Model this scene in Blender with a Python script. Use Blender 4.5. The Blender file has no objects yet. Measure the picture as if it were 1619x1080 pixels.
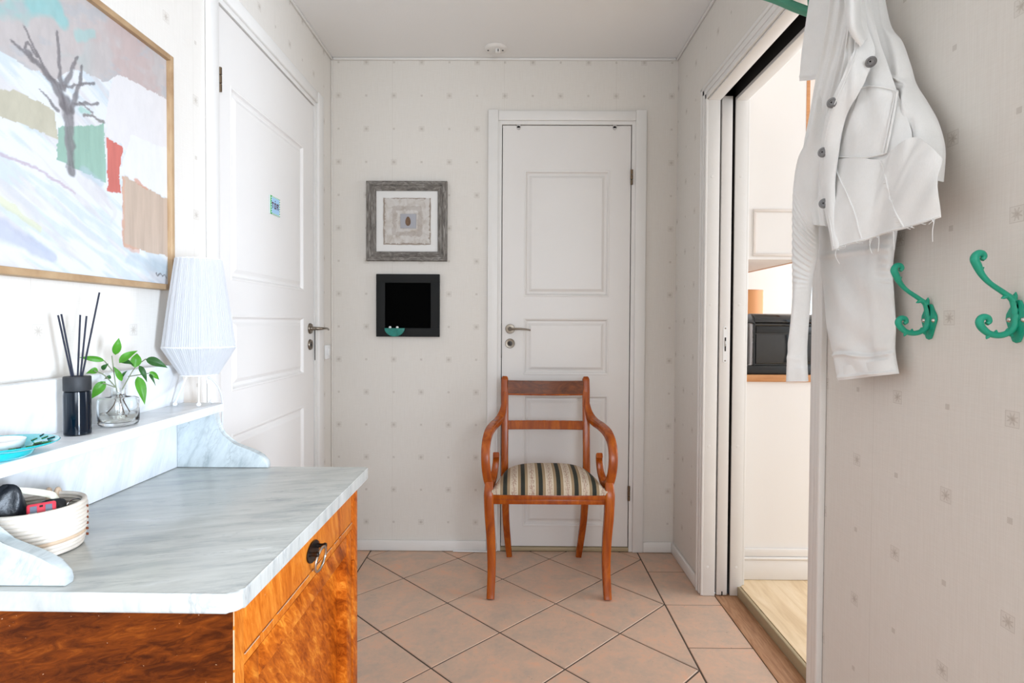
import bpy, bmesh, math, random
import numpy as np
from mathutils import Vector, Matrix
random.seed(7)
SC = bpy.context.scene
COL = SC.collection

# ------------------------------------------------------------------ camera
FPX, W, H = 905.0, 1619, 1080
cam_d = bpy.data.cameras.new('camera'); cam = bpy.data.objects.new('camera', cam_d); COL.objects.link(cam)
cam_d.sensor_width = 36.0; cam_d.lens = FPX / W * 36.0; cam_d.shift_y = -11.0 / W
cam_d.clip_start = 0.02
yaw, pitch, roll = 5.5 / FPX, 18 / FPX, 0.005
_r = Vector((math.cos(yaw), math.sin(yaw), 0)); _f = Vector((-math.sin(yaw), math.cos(yaw), 0)); _u = Vector((0, 0, 1))
_f2 = _f * math.cos(pitch) - _u * math.sin(pitch); _u2 = _u * math.cos(pitch) + _f * math.sin(pitch)
_r3 = _r * math.cos(roll) + _u2 * math.sin(roll); _u3 = _u2 * math.cos(roll) - _r * math.sin(roll)
cam.matrix_world = Matrix(((_r3.x, _u3.x, -_f2.x, 0), (_r3.y, _u3.y, -_f2.y, 0), (_r3.z, _u3.z, -_f2.z, 1.12), (0, 0, 0, 1)))
SC.camera = cam

# ------------------------------------------------------------------ world, lights, exposure
SC.view_settings.view_transform = 'Standard'
SC.view_settings.look = 'None'
SC.view_settings.gamma = 1.0
SC.view_settings.use_curve_mapping = False
SC.view_settings.exposure = 0.22
wd = bpy.data.worlds.new('World'); SC.world = wd; wd.use_nodes = True
wd.node_tree.nodes['Background'].inputs[0].default_value = (0.80, 0.90, 1.0, 1)
wd.node_tree.nodes['Background'].inputs[1].default_value = 1.2

def area(name, loc, to, sx, sy, power, col):
    l = bpy.data.lights.new(name, 'AREA'); l.shape = 'RECTANGLE'; l.size = sx; l.size_y = sy
    l.energy = power; l.color = col
    o = bpy.data.objects.new(name, l); COL.objects.link(o); o.location = loc
    o.rotation_euler = (Vector(to) - Vector(loc)).to_track_quat('-Z', 'Y').to_euler()
    return o
# daylight entering at the windows (each lamp sits at a window built below; the rear one is added fill)
key = area('daylight_side_window', (2.12, -1.46, 0.98), (-0.90, 1.22, 1.02), 0.34, 1.08, 16.5, (0.80, 0.95, 1.14))
key.data.spread = math.radians(62)
area('added_rear_fill', (1.15, -2.36, 1.50), (1.15, 0.0, 1.50), 1.6, 1.25, 54, (0.85, 0.95, 1.06))  # added fill lamp behind the camera, brightens the back wall and ceiling
area('daylight_kitchen_side_window', (3.36, 1.9, 1.45), (1.0, 1.9, 1.45), 2.4, 1.3, 54, (0.90, 0.97, 1.06))
area('daylight_kitchen_end_window', (2.75, 4.55, 1.45), (2.75, 2.0, 1.45), 0.9, 1.2, 14, (0.92, 0.97, 1.04))

# ------------------------------------------------------------------ helpers
def S(r, g, b, a=1.0):
    f = lambda c: (c / 255 / 12.92) if c / 255 <= 0.04045 else ((c / 255 + 0.055) / 1.055) ** 2.4
    return (f(r), f(g), f(b), a)
ORG = {}
def link(o, parent=None):
    COL.objects.link(o)
    if parent is not None: o.parent = parent
    return o
def thing(name, loc, label=None, cat=None, group=None, kind=None):
    o = bpy.data.objects.new(name, None); o.location = loc; o.empty_display_size = 0.05
    link(o); ORG[o.name] = Vector(loc); tag(o, label, cat, group, kind)
    return o
def tag(o, label=None, cat=None, group=None, kind=None):
    if label: o['label'] = label
    if cat: o['category'] = cat
    if group: o['group'] = group
    if kind: o['kind'] = kind
    return o
def obj(name, bm, mat, parent=None, smooth=False, autos=None, normals=True):
    """world-space bmesh -> one mesh object (origin: that of the parent, or the base of its own box)"""
    if normals: bmesh.ops.recalc_face_normals(bm, faces=bm.faces)
    if parent is not None: org = ORG[parent.name]
    else:
        xs = [v.co for v in bm.verts]
        org = Vector(((min(v.x for v in xs) + max(v.x for v in xs)) / 2, (min(v.y for v in xs) + max(v.y for v in xs)) / 2, min(v.z for v in xs)))
    for v in bm.verts: v.co -= org
    me = bpy.data.meshes.new(name); bm.to_mesh(me); bm.free()
    mats = mat if isinstance(mat, (list, tuple)) else [mat]
    for m in mats: me.materials.append(m)
    if smooth:
        me.shade_smooth()
        if autos is not None:
            try: me.set_sharp_from_angle(angle=math.radians(autos))
            except Exception: pass
    o = bpy.data.objects.new(name, me); link(o, parent)
    if parent is None: o.location = org
    ORG[o.name] = org
    return o
def B(): return bmesh.new()
def bx(bm, x0, x1, y0, y1, z0, z1, bev=0.0, seg=2):
    if x0 > x1: x0, x1 = x1, x0
    if y0 > y1: y0, y1 = y1, y0
    if z0 > z1: z0, z1 = z1, z0
    vs = [bm.verts.new(p) for p in ((x0,y0,z0),(x1,y0,z0),(x1,y1,z0),(x0,y1,z0),(x0,y0,z1),(x1,y0,z1),(x1,y1,z1),(x0,y1,z1))]
    fs = [bm.faces.new([vs[i] for i in q]) for q in ((0,3,2,1),(4,5,6,7),(0,1,5,4),(1,2,6,5),(2,3,7,6),(3,0,4,7))]
    if bev > 0:
        es = set(e for f in fs for e in f.edges)
        bmesh.ops.bevel(bm, geom=list(es), offset=bev, segments=seg, affect='EDGES', profile=0.5)
    return bm
def box(name, x0, x1, y0, y1, z0, z1, mat, parent=None, bev=0.0, seg=2):
    return obj(name, bx(B(), x0, x1, y0, y1, z0, z1, bev, seg), mat, parent, smooth=bev > 0, autos=50)
def prism(bm, pts, d, bev=0.0, seg=2):
    """pts: closed 3-D outline (planar), d: extrusion vector"""
    d = Vector(d)
    a = [bm.verts.new(p) for p in pts]; b = [bm.verts.new(Vector(p) + d) for p in pts]
    n = len(pts); fs = [bm.faces.new(a), bm.faces.new(b[::-1])]
    for i in range(n): fs.append(bm.faces.new((a[i], a[(i+1) % n], b[(i+1) % n], b[i])))
    if bev > 0:
        es = [e for e in set(list(fs[0].edges) + list(fs[1].edges))]
        bmesh.ops.bevel(bm, geom=es, offset=bev, segments=seg, affect='EDGES', profile=0.5)
    return bm
def lathe(bm, prof, c=(0, 0, 0), axis='z', seg=32, closed=False):
    """prof: list of (radius, height); revolve about an axis through c"""
    rings = []
    c = Vector(c)
    def P(r, h, t):
        a, b = r * math.cos(t), r * math.sin(t)
        if axis == 'z': return c + Vector((a, b, h))
        if axis == 'y': return c + Vector((a, h, b))
        return c + Vector((h, a, b))
    for r, h in prof:
        if r < 1e-6: rings.append([bm.verts.new(P(0, h, 0))])
        else: rings.append([bm.verts.new(P(r, h, 2 * math.pi * i / seg)) for i in range(seg)])
    pairs = list(zip(rings[:-1], rings[1:]))
    if closed: pairs.append((rings[-1], rings[0]))
    for A, Bq in pairs:
        for i in range(seg):
            j = (i + 1) % seg
            if len(A) == 1 and len(Bq) == 1: continue
            if len(A) == 1: bm.faces.new((A[0], Bq[i], Bq[j]))
            elif len(Bq) == 1: bm.faces.new((A[i], A[j], Bq[0]))
            else: bm.faces.new((A[i], A[j], Bq[j], Bq[i]))
    return bm
def catmull(pts, n=6):
    P = [Vector(p) for p in pts]; out = []
    if len(P) < 3: return P
    for i in range(len(P) - 1):
        p0 = P[i-1] if i else P[0] * 2 - P[1]; p1, p2 = P[i], P[i+1]; p3 = P[i+2] if i + 2 < len(P) else P[-1] * 2 - P[-2]
        for k in range(n):
            t = k / n
            out.append(0.5 * ((2 * p1) + (p2 - p0) * t + (2 * p0 - 5 * p1 + 4 * p2 - p3) * t * t + (3 * p1 - p0 - 3 * p2 + p3) * t ** 3))
    out.append(P[-1]); return out
def lerp_list(vals, n):
    out = []
    m = len(vals) - 1
    for i in range(n):
        t = i / (n - 1) * m; k = min(int(t), m - 1); f = t - k
        out.append(vals[k] * (1 - f) + vals[k+1] * f)
    return out
def sweep(bm, path, rad, seg=8, up=None, flat=1.0, square=False, cap=True):
    """tube along path; rad scalar or list; flat scales the second axis; square gives a rounded-square section;
    up (vector) fixes the first section axis"""
    P = [Vector(p) for p in path]; n = len(P)
    R = [rad] * n if not isinstance(rad, (list, tuple)) else (list(rad) if len(rad) == n else lerp_list(list(rad), n))
    Fl = [flat] * n if not isinstance(flat, (list, tuple)) else (list(flat) if len(flat) == n else lerp_list(list(flat), n))
    rings = []; prev = None
    for i in range(n):
        t = (P[min(i+1, n-1)] - P[max(i-1, 0)]).normalized()
        if up is not None: a = Vector(up)
        elif prev is not None: a = prev
        else: a = Vector((0, 0, 1)) if abs(t.z) < 0.9 else Vector((1, 0, 0))
        a = (a - t * a.dot(t))
        if a.length < 1e-5: a = Vector((1, 0, 0)) - t * t.x
        a.normalize(); b = t.cross(a); prev = a
        ring = []
        for k in range(seg):
            th = 2 * math.pi * (k + (0.5 if square else 0)) / seg
            c, s = math.cos(th), math.sin(th)
            if square:
                e = 0.35
                c = math.copysign(abs(c) ** e, c); s = math.copysign(abs(s) ** e, s)
            ring.append(bm.verts.new(P[i] + a * (c * R[i]) + b * (s * R[i] * Fl[i])))
        rings.append(ring)
    for A, Bq in zip(rings[:-1], rings[1:]):
        for k in range(seg):
            j = (k + 1) % seg
            bm.faces.new((A[k], A[j], Bq[j], Bq[k]))
    if cap: bm.faces.new(rings[0][::-1]); bm.faces.new(rings[-1])
    return bm
def grid_mesh(bm, fn, nu, nv, flip=False):
    V = [[bm.verts.new(fn(i / nu, j / nv)) for i in range(nu + 1)] for j in range(nv + 1)]
    for j in range(nv):
        for i in range(nu):
            q = (V[j][i], V[j][i+1], V[j+1][i+1], V[j+1][i])
            bm.faces.new(q[::-1] if flip else q)
    return V
def copy_tree(o, parent=None, offset=None):
    c = o.copy(); COL.objects.link(c); c.parent = parent
    if offset is not None: c.location = Vector(c.location) + Vector(offset)
    for ch in list(o.children): copy_tree(ch, c)
    return c

# ------------------------------------------------------------------ materials
class Ex:
    """tiny wrapper: arithmetic on shader sockets builds Math nodes"""
    def __init__(s, nt, sock): s.nt, s.k = nt, sock
    def _m(s, op, *a):
        n = s.nt.nodes.new('ShaderNodeMath'); n.operation = op
        for i, v in enumerate((s,) + a):
            if isinstance(v, Ex): s.nt.links.new(v.k, n.inputs[i])
            else: n.inputs[i].default_value = float(v)
        return Ex(s.nt, n.outputs[0])
    def __add__(s, o): return s._m('ADD', o)
    def __sub__(s, o): return s._m('SUBTRACT', o)
    def __mul__(s, o): return s._m('MULTIPLY', o)
    def __truediv__(s, o): return s._m('DIVIDE', o)
    def rnd(s): return s._m('ROUND')
    def abs(s): return s._m('ABSOLUTE')
    def frac(s): return s._m('FRACT')
    def lt(s, o): return s._m('LESS_THAN', o)
    def gt(s, o): return s._m('GREATER_THAN', o)
    def mx(s, o): return s._m('MAXIMUM', o)
    def mn(s, o): return s._m('MINIMUM', o)
    def mod(s, o): return s._m('FLOORED_MODULO', o)
    def sin(s): return s._m('SINE')
    def cos(s): return s._m('COSINE')
    def sqrt(s): return s._m('SQRT')
    def atan2(s, o): return s._m('ARCTAN2', o)
def new_mat(name):
    m = bpy.data.materials.new(name); m.use_nodes = True
    nt = m.node_tree; bs = nt.nodes['Principled BSDF']
    return m, nt, bs
def simple(name, col, rough=0.5, metal=0.0, noise=0.0, nscale=30, bump=0.0, bscale=200, coat=0.0, **kw):
    m, nt, bs = new_mat(name)
    bs.inputs['Base Color'].default_value = col; bs.inputs['Roughness'].default_value = rough; bs.inputs['Metallic'].default_value = metal
    if coat: bs.inputs['Coat Weight'].default_value = coat; bs.inputs['Coat Roughness'].default_value = 0.08
    for k, v in kw.items(): bs.inputs[k.replace('_', ' ')].default_value = v
    if noise:
        n = tex(nt, nscale, 4); mixc(nt, bs, n, [(0.3, tuple(c * (1 - noise) for c in col[:3]) + (1,)), (0.7, tuple(min(1, c * (1 + noise)) for c in col[:3]) + (1,))])
    if bump: addbump(nt, bs, tex(nt, bscale, 3).k, bump)
    return m
def pos(nt, scale=(1, 1, 1), rot=(0, 0, 0), loc=(0, 0, 0)):
    g = nt.nodes.new('ShaderNodeNewGeometry'); mp = nt.nodes.new('ShaderNodeMapping'); src = g.outputs['Position']
    if any(rot):
        m0 = nt.nodes.new('ShaderNodeMapping'); m0.inputs['Rotation'].default_value = rot; nt.links.new(src, m0.inputs['Vector']); src = m0.outputs['Vector']
    nt.links.new(src, mp.inputs['Vector'])
    mp.inputs['Scale'].default_value = scale; mp.inputs['Location'].default_value = loc
    return mp.outputs['Vector']
def tex(nt, scale, detail=4, vec=None, dist=0.0, rough=0.55):
    n = nt.nodes.new('ShaderNodeTexNoise'); n.inputs['Scale'].default_value = scale; n.inputs['Detail'].default_value = detail
    n.inputs['Distortion'].default_value = dist; n.inputs['Roughness'].default_value = rough
    nt.links.new(vec if vec is not None else pos(nt), n.inputs['Vector'])
    return Ex(nt, n.outputs['Fac'])
def ramp(nt, fac, stops):
    r = nt.nodes.new('ShaderNodeValToRGB'); cr = r.color_ramp
    while len(cr.elements) < len(stops): cr.elements.new(0.5)
    for e, (p, c) in zip(cr.elements, stops): e.position = p; e.color = c
    nt.links.new(fac.k if isinstance(fac, Ex) else fac, r.inputs[0]); return r.outputs[0]
def mixc(nt, bs, fac, stops):
    c = ramp(nt, fac, stops); nt.links.new(c, bs.inputs['Base Color']); return c
def mix(nt, fac, a, b, mode='MIX'):
    n = nt.nodes.new('ShaderNodeMix'); n.data_type = 'RGBA'; n.blend_type = mode
    if isinstance(fac, Ex): nt.links.new(fac.k, n.inputs[0])
    else: n.inputs[0].default_value = fac
    for k, v in ((6, a), (7, b)):
        if isinstance(v, (tuple, list)): n.inputs[k].default_value = v
        else: nt.links.new(v, n.inputs[k])
    return n.outputs[2]
def addbump(nt, bs, h, strength, dist=0.01):
    b = nt.nodes.new('ShaderNodeBump'); b.inputs['Strength'].default_value = strength; b.inputs['Distance'].default_value = dist
    nt.links.new(h, b.inputs['Height']); nt.links.new(b.outputs[0], bs.inputs['Normal'])
def xyz(nt):
    g = nt.nodes.new('ShaderNodeNewGeometry'); s = nt.nodes.new('ShaderNodeSeparateXYZ')
    nt.links.new(g.outputs['Position'], s.inputs[0]); return [Ex(nt, s.outputs[i]) for i in range(3)]

def wallpaper(name, ax, u0, v0, s0):
    """linen-look paper printed with rows of small boxed sprigs and plain little squares between them"""
    m, nt, bs = new_mat(name)
    P = xyz(nt); u = (P[ax] - u0) / 0.2690; v = (P[2] - v0) / 0.16
    row = v.rnd(); dv = (v - row) * 0.16
    uu = u - row.mod(2.0) * 0.5
    du = (uu - uu.rnd()) * 0.2690
    us = uu - 0.5; ds = (us - us.rnd()) * 0.2690
    adv = dv.abs(); cheb = du.abs().mx(adv)
    boxm = cheb.lt(0.0132); edge = cheb.gt(0.0120) * boxm
    r = (du * du + dv * dv).sqrt(); th = dv.atan2(du)
    star = (r * ((th * 8.0).cos() * 0.35 + 1.0)).lt(0.0072)
    core = r.lt(0.0032)
    small = ds.abs().mx(adv).lt(0.0051)
    nz = tex(nt, 260, 2); sj = (P[ax] - s0) / 0.542; join = ((sj - sj.rnd()).abs() * 0.542).lt(0.0006)
    mask = boxm * 0.09 + edge * 0.20 + star * (nz * 0.48) + core * 0.15 + small * 0.30 + join * 0.22
    lin = tex(nt, 1.0, 2, pos(nt, (420, 420, 14)))
    lin2 = tex(nt, 1.0, 2, pos(nt, (30, 30, 500)))
    base = ramp(nt, lin * 0.6 + lin2 * 0.4, [(0.30, S(225, 219, 211)), (0.70, S(232, 227, 220))])
    c = mix(nt, mask, base, S(150, 134, 116))
    nt.links.new(c, bs.inputs['Base Color']); bs.inputs['Roughness'].default_value = 0.75
    addbump(nt, bs, (lin * 0.6 + lin2 * 0.4).k, 0.10, 0.002)
    return m
def marble(name, sc, rot, vein=1.0, base=(226, 229, 229), low=(188, 193, 195)):
    m, nt, bs = new_mat(name)
    vec = pos(nt, sc, rot)
    n1 = tex(nt, 1.0, 9, vec, 0.3, 0.66); n2 = tex(nt, 2.2, 7, vec, 0.6, 0.62)
    c1 = ramp(nt, n1, [(0.34, S(*low)), (0.47, S(*[int(b * 0.955) for b in base])), (0.60, S(*base)), (0.8, S(236, 238, 238))])
    v = ((n2 - 0.5).abs() * 22.0).mn(1.0)
    k = tex(nt, 1.3, 3, vec)
    vv = (v * -1.0 + 1.0) * ((k - 0.45) * 4.0).mx(0.0).mn(1.0) * 0.55 * vein
    c = mix(nt, vv, c1, S(128, 134, 138))
    nt.links.new(c, bs.inputs['Base Color']); bs.inputs['Roughness'].default_value = 0.24
    bs.inputs['Specular IOR Level'].default_value = 0.5
    return m
def flame(name, stops, sc=(1, 1, 1), rot=(0, 0, 0)):
    """brush-grained (flame) paint under gloss varnish"""
    m, nt, bs = new_mat(name)
    vec = pos(nt, sc, rot)
    a = tex(nt, 2.8, 5, vec, 2.0, 0.58); b = tex(nt, 24.0, 6, vec, 1.2, 0.7)
    f = a * 0.52 + b * 0.48
    c = ramp(nt, f, stops)
    spk = (tex(nt, 190, 1) ).gt(0.80)
    c = mix(nt, spk * 0.55, c, S(214, 178, 140))
    nt.links.new(c, bs.inputs['Base Color']); bs.inputs['Roughness'].default_value = 0.34
    bs.inputs['Specular IOR Level'].default_value = 0.07
    addbump(nt, bs, b.k, 0.05, 0.002)
    return m
def woodgrain(name, stops, sc, rough=0.35, coat=0.0, dist=1.0):
    m, nt, bs = new_mat(name)
    f = tex(nt, 1.0, 6, pos(nt, sc), dist, 0.6)
    mixc(nt, bs, f, stops); bs.inputs['Roughness'].default_value = rough
    if coat: bs.inputs['Coat Weight'].default_value = coat; bs.inputs['Coat Roughness'].default_value = 0.12
    return m
def glass(name, col=(1, 1, 1, 1), rough=0.0, ior=1.45):
    m, nt, bs = new_mat(name)
    bs.inputs['Base Color'].default_value = col; bs.inputs['Roughness'].default_value = rough
    bs.inputs['Transmission Weight'].default_value = 1.0; bs.inputs['IOR'].default_value = ior
    return m
M = {}
M['paper_back'] = wallpaper('wallpaper_back', 0, -0.7295, 2.38, -0.060)
M['paper_left'] = wallpaper('wallpaper_left', 1, 2.4191, 2.38, 1.60)
M['paper_right'] = wallpaper('wallpaper_right', 1, 1.0323, 0.8134, 1.2442)
M['plaster'] = simple('white_plaster', S(226, 222, 217), 0.85, noise=0.01, nscale=3, bump=0.04, bscale=90)
M['ceil'] = simple('ceiling_paint', S(241, 239, 237), 0.9, noise=0.01, nscale=2, bump=0.05, bscale=120)
M['paint'] = simple('white_door_paint', S(234, 230, 226), 0.38, noise=0.008, nscale=6, bump=0.02, bscale=60)
M['trimpaint'] = simple('white_trim_paint', S(236, 233, 229), 0.42, noise=0.012, nscale=12, bump=0.04, bscale=70)
M['kwhite'] = simple('kitchen_white', S(240, 235, 230), 0.5)
M['dark'] = simple('gap_shade_paint', S(22, 17, 15), 0.8)  # near-black colour standing in for shade in door gaps and pocket
M['marble_top_dim'] = marble('marble_top_dim', (5.0, 24, 4), (0, 0, -0.30), 0.95, (208, 209, 204), (176, 179, 178))  # greyer marble for the slab: dim grazing light put into its base colour
M['marble_back_lit'] = marble('marble_back_lit', (5, 15, 4.0), (0.45, 0, 0), 0.35, (240, 242, 244), (216, 221, 225))  # paler copy of the same marble, its stronger light put into the colour
M['marble_brk_shade'] = marble('marble_bracket_shade', (26, 4, 8.0), (0, -0.5, 0), 0.9, (206, 213, 214), (168, 177, 180))  # darker copy for the brackets, shade of their sides put into the colour
M['fl_front'] = flame('flame_grain_front', [(0.33, S(94, 36, 7)), (0.43, S(150, 68, 14)), (0.53, S(192, 98, 24)), (0.65, S(230, 146, 52))], (2, 3.6, 0.9), (-0.75, 0, 0))
M['fl_drawer'] = flame('flame_grain_drawer', [(0.34, S(150, 70, 15)), (0.45, S(194, 102, 28)), (0.56, S(216, 130, 46)), (0.68, S(232, 160, 78))], (2, 4.2, 0.8), (-0.25, 0, 0))
M['fl_side'] = flame('flame_grain_side', [(0.33, S(40, 15, 4)), (0.45, S(74, 31, 8)), (0.56, S(110, 50, 12)), (0.68, S(154, 82, 24))], (0.9, 2, 3.4), (0, 0.22, 0))  # darker graining on the sides, with some of their shade put into the colour
M['bare'] = simple('bare_chipped_wood', S(222, 186, 150), 0.7)
M['fl_dark'] = simple('flame_edge_dark', S(112, 52, 20), 0.4)
M['chair'] = woodgrain('yew_wood', [(0.3, S(134, 56, 4)), (0.5, S(164, 75, 7)), (0.7, S(190, 98, 14))], (26, 26, 5), 0.27, 0.0)
M['chair_dark'] = woodgrain('walnut_veneer', [(0.3, S(76, 34, 12)), (0.5, S(108, 52, 20)), (0.72, S(134, 70, 28))], (14, 14, 30), 0.3, 0.3, 2.0)
M['chrome'] = simple('polished_steel', S(206, 202, 196), 0.2, 1.0)
M['steel'] = simple('aged_nickel', S(138, 128, 116), 0.32, 1.0)
M['pewter'] = simple('pewter_button', S(136, 134, 134), 0.4, 1.0)
M['iron'] = simple('dark_iron', S(58, 54, 52), 0.30, 0.9)
M['brass'] = simple('hinge_metal', S(120, 104, 86), 0.4, 1.0)
M['clip'] = simple('grey_clip', S(190, 187, 185), 0.5)
M['hole'] = simple('hole_black', S(24, 20, 18), 0.8)
M['grout'] = simple('grout', S(84, 70, 60), 0.9, noise=0.08, nscale=60)
M['oak'] = woodgrain('oak_threshold', [(0.3, S(150, 102, 70)), (0.5, S(182, 134, 98)), (0.7, S(200, 156, 120))], (60, 6, 60), 0.5, 0, 2.0)
M['edgetrim'] = simple('beige_edge_strip', S(176, 158, 126), 0.5)
M['birch'] = woodgrain('birch_plank', [(0.3, S(212, 180, 138)), (0.5, S(230, 202, 162)), (0.7, S(240, 216, 182))], (22, 3, 22), 0.35, 0.2)
M['denim'] = None
M['green'] = simple('green_enamel', S(28, 160, 130), 0.42, noise=0.06, nscale=40, bump=0.08, bscale=160)
M['green_dk'] = simple('green_enamel_rack', S(84, 160, 134), 0.45)
M['black'] = simple('black_satin', S(26, 27, 28), 0.35)
M['black_gloss'] = simple('black_gloss', S(22, 23, 25), 0.10, coat=0.6)
M['charcoal'] = simple('charcoal_frame', S(38, 39, 39), 0.7, Specular_IOR_Level=0.15)
M['white'] = simple('white_plain', S(242, 242, 242), 0.55)
M['whitegloss'] = simple('white_gloss', S(244, 244, 244), 0.2)
M['glass'] = glass('clear_glass', (0.97, 0.99, 0.99, 1), 0.0, 1.45)
M['water'] = glass('water', (0.95, 0.93, 0.88, 1), 0.0, 1.33)
M['bottle'] = simple('midnight_glass', S(5, 18, 30), 0.10, Specular_IOR_Level=0.35)
M['cap'] = simple('black_wood_cap', S(38, 40, 44), 0.6, noise=0.1, nscale=120)
M['reed'] = simple('black_reed', S(28, 32, 50), 0.7)
M['stem'] = simple('plant_stem', S(120, 128, 100), 0.6)
M['root'] = simple('wet_stem', S(96, 76, 60), 0.6)
M['leaf'] = simple('green_leaf', S(98, 172, 52), 0.4, noise=0.15, nscale=35, Subsurface_Weight=0.0)
M['leaf2'] = simple('deep_green_leaf', S(58, 112, 50), 0.4, noise=0.12, nscale=35)
M['teal'] = simple('teal_glass_plate', S(20, 190, 200), 0.12, coat=0.5)
M['wicker_a'] = simple('bamboo_pale', S(232, 220, 206), 0.5, noise=0.08, nscale=50)
M['wicker_b'] = simple('bamboo_tan', S(212, 184, 156), 0.5, noise=0.1, nscale=50)
M['red'] = simple('red_plastic', S(222, 62, 78), 0.35)
M['greyp'] = simple('grey_plastic', S(104, 108, 124), 0.4)
M['leather'] = simple('black_leather', S(30, 34, 40), 0.38, bump=0.12, bscale=120)
M['cream'] = simple('cream_strap', S(224, 220, 200), 0.6)
M['frameoak'] = woodgrain('picture_frame_oak', [(0.3, S(158, 124, 90)), (0.5, S(178, 146, 110)), (0.7, S(192, 162, 126))], (40, 8, 8), 0.55)
M['driftwood'] = woodgrain('grey_driftwood', [(0.28, S(72, 68, 64)), (0.5, S(118, 112, 106)), (0.74, S(164, 160, 154))], (30, 30, 90), 0.7)
M['driftwood_v'] = woodgrain('grey_driftwood_upright', [(0.28, S(72, 68, 64)), (0.5, S(118, 112, 106)), (0.74, S(164, 160, 154))], (110, 30, 18), 0.7)
M['wood_or'] = woodgrain('kitchen_oak_edge', [(0.3, S(196, 132, 82)), (0.7, S(218, 160, 110))], (8, 40, 40), 0.4)
def _denim():
    m, nt, bs = new_mat('white_denim')
    w = tex(nt, 1.0, 2, pos(nt, (500, 900, 160))); n = tex(nt, 14, 4)
    mixc(nt, bs, n * 0.7 + w * 0.3, [(0.3, S(234, 233, 231)), (0.7, S(245, 244, 242))])
    bs.inputs['Roughness'].default_value = 0.85; bs.inputs['Sheen Weight'].default_value = 0.15
    addbump(nt, bs, (w * 0.35 + tex(nt, 60, 4) * 0.65).k, 0.22, 0.003)
    return m
M['denim'] = _denim()
M['denim_in'] = simple('denim_inside', S(206, 202, 194), 0.9, bump=0.1, bscale=200)
def _tile():
    m, nt, bs = new_mat('terracotta_tile')
    oi = nt.nodes.new('ShaderNodeObjectInfo')
    mp = nt.nodes.new('ShaderNodeVectorMath'); mp.operation = 'ADD'
    sc = nt.nodes.new('ShaderNodeCombineXYZ')
    rnd = Ex(nt, oi.outputs['Random']) * 37.0
    for i in range(3): nt.links.new(rnd.k, sc.inputs[i])
    nt.links.new(pos(nt), mp.inputs[0]); nt.links.new(sc.outputs[0], mp.inputs[1])
    a = tex(nt, 9.0, 8, mp.outputs[0], 0.4, 0.68); b = tex(nt, 48, 6, mp.outputs[0], 0.3, 0.7)
    c = ramp(nt, a * 0.7 + b * 0.3, [(0.30, S(180, 162, 147)), (0.46, S(202, 172, 150)), (0.55, S(213, 176, 151)), (0.66, S(226, 173, 141))])
    sp = tex(nt, 110, 1, mp.outputs[0]).gt(0.765)
    c = mix(nt, sp * 0.35, c, S(110, 76, 60))
    nt.links.new(c, bs.inputs['Base Color']); bs.inputs['Roughness'].default_value = 0.48
    addbump(nt, bs, b.k, 0.06, 0.003)
    return m
M['tile'] = _tile()
def _stripe():
    m, nt, bs = new_mat('striped_upholstery')
    P = xyz(nt)
    t = ((P[0] - 0.0977) / 0.0729 + 10.0).frac()          # 0 = left edge of a dark stripe
    d = lambda c: (t - c).abs()
    dark = d(0.12).lt(0.118)
    tan = d(0.32).lt(0.085).mx(d(0.92).lt(0.082))
    whit = d(0.415).lt(0.014).mx(d(0.825).lt(0.014))
    fl = tex(nt, 1.0, 4, pos(nt, (190, 120, 120)), 0.8)
    flor = (fl.gt(0.55)) * (d(0.62).lt(0.15))
    vv = ((P[1] * 180.0).sin() * 0.035)
    vine = ((t - 0.62 - vv).abs()).lt(0.02)
    base = S(206, 190, 168)
    c = mix(nt, flor * 0.6, base, S(140, 98, 84)); c = mix(nt, vine * 0.5, c, S(150, 84, 72))
    c = mix(nt, whit * 0.8, c, S(232, 222, 204)); c = mix(nt, tan, c, S(158, 134, 102)); c = mix(nt, dark, c, S(38, 41, 32))
    nt.links.new(c, bs.inputs['Base Color']); bs.inputs['Roughness'].default_value = 0.8
    addbump(nt, bs, tex(nt, 700, 2).k, 0.1, 0.002)
    return m
M['stripe'] = _stripe()
def attr_mat(name, rough=0.7):
    m, nt, bs = new_mat(name)
    a = nt.nodes.new('ShaderNodeVertexColor'); a.layer_name = 'paint'
    nt.links.new(a.outputs[0], bs.inputs['Base Color']); bs.inputs['Roughness'].default_value = rough
    addbump(nt, bs, tex(nt, 120, 4).k, 0.12, 0.003)
    return m

# ------------------------------------------------------------------ the setting
YB, XL, XR, ZC = 2.793, -0.90, 0.778, 2.40
XK = 0.935           # kitchen side of the right wall
YO0, YO1, ZO = 1.490, 2.345, 2.03    # sliding door opening
def struct(o): o['kind'] = 'structure'; return o

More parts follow.
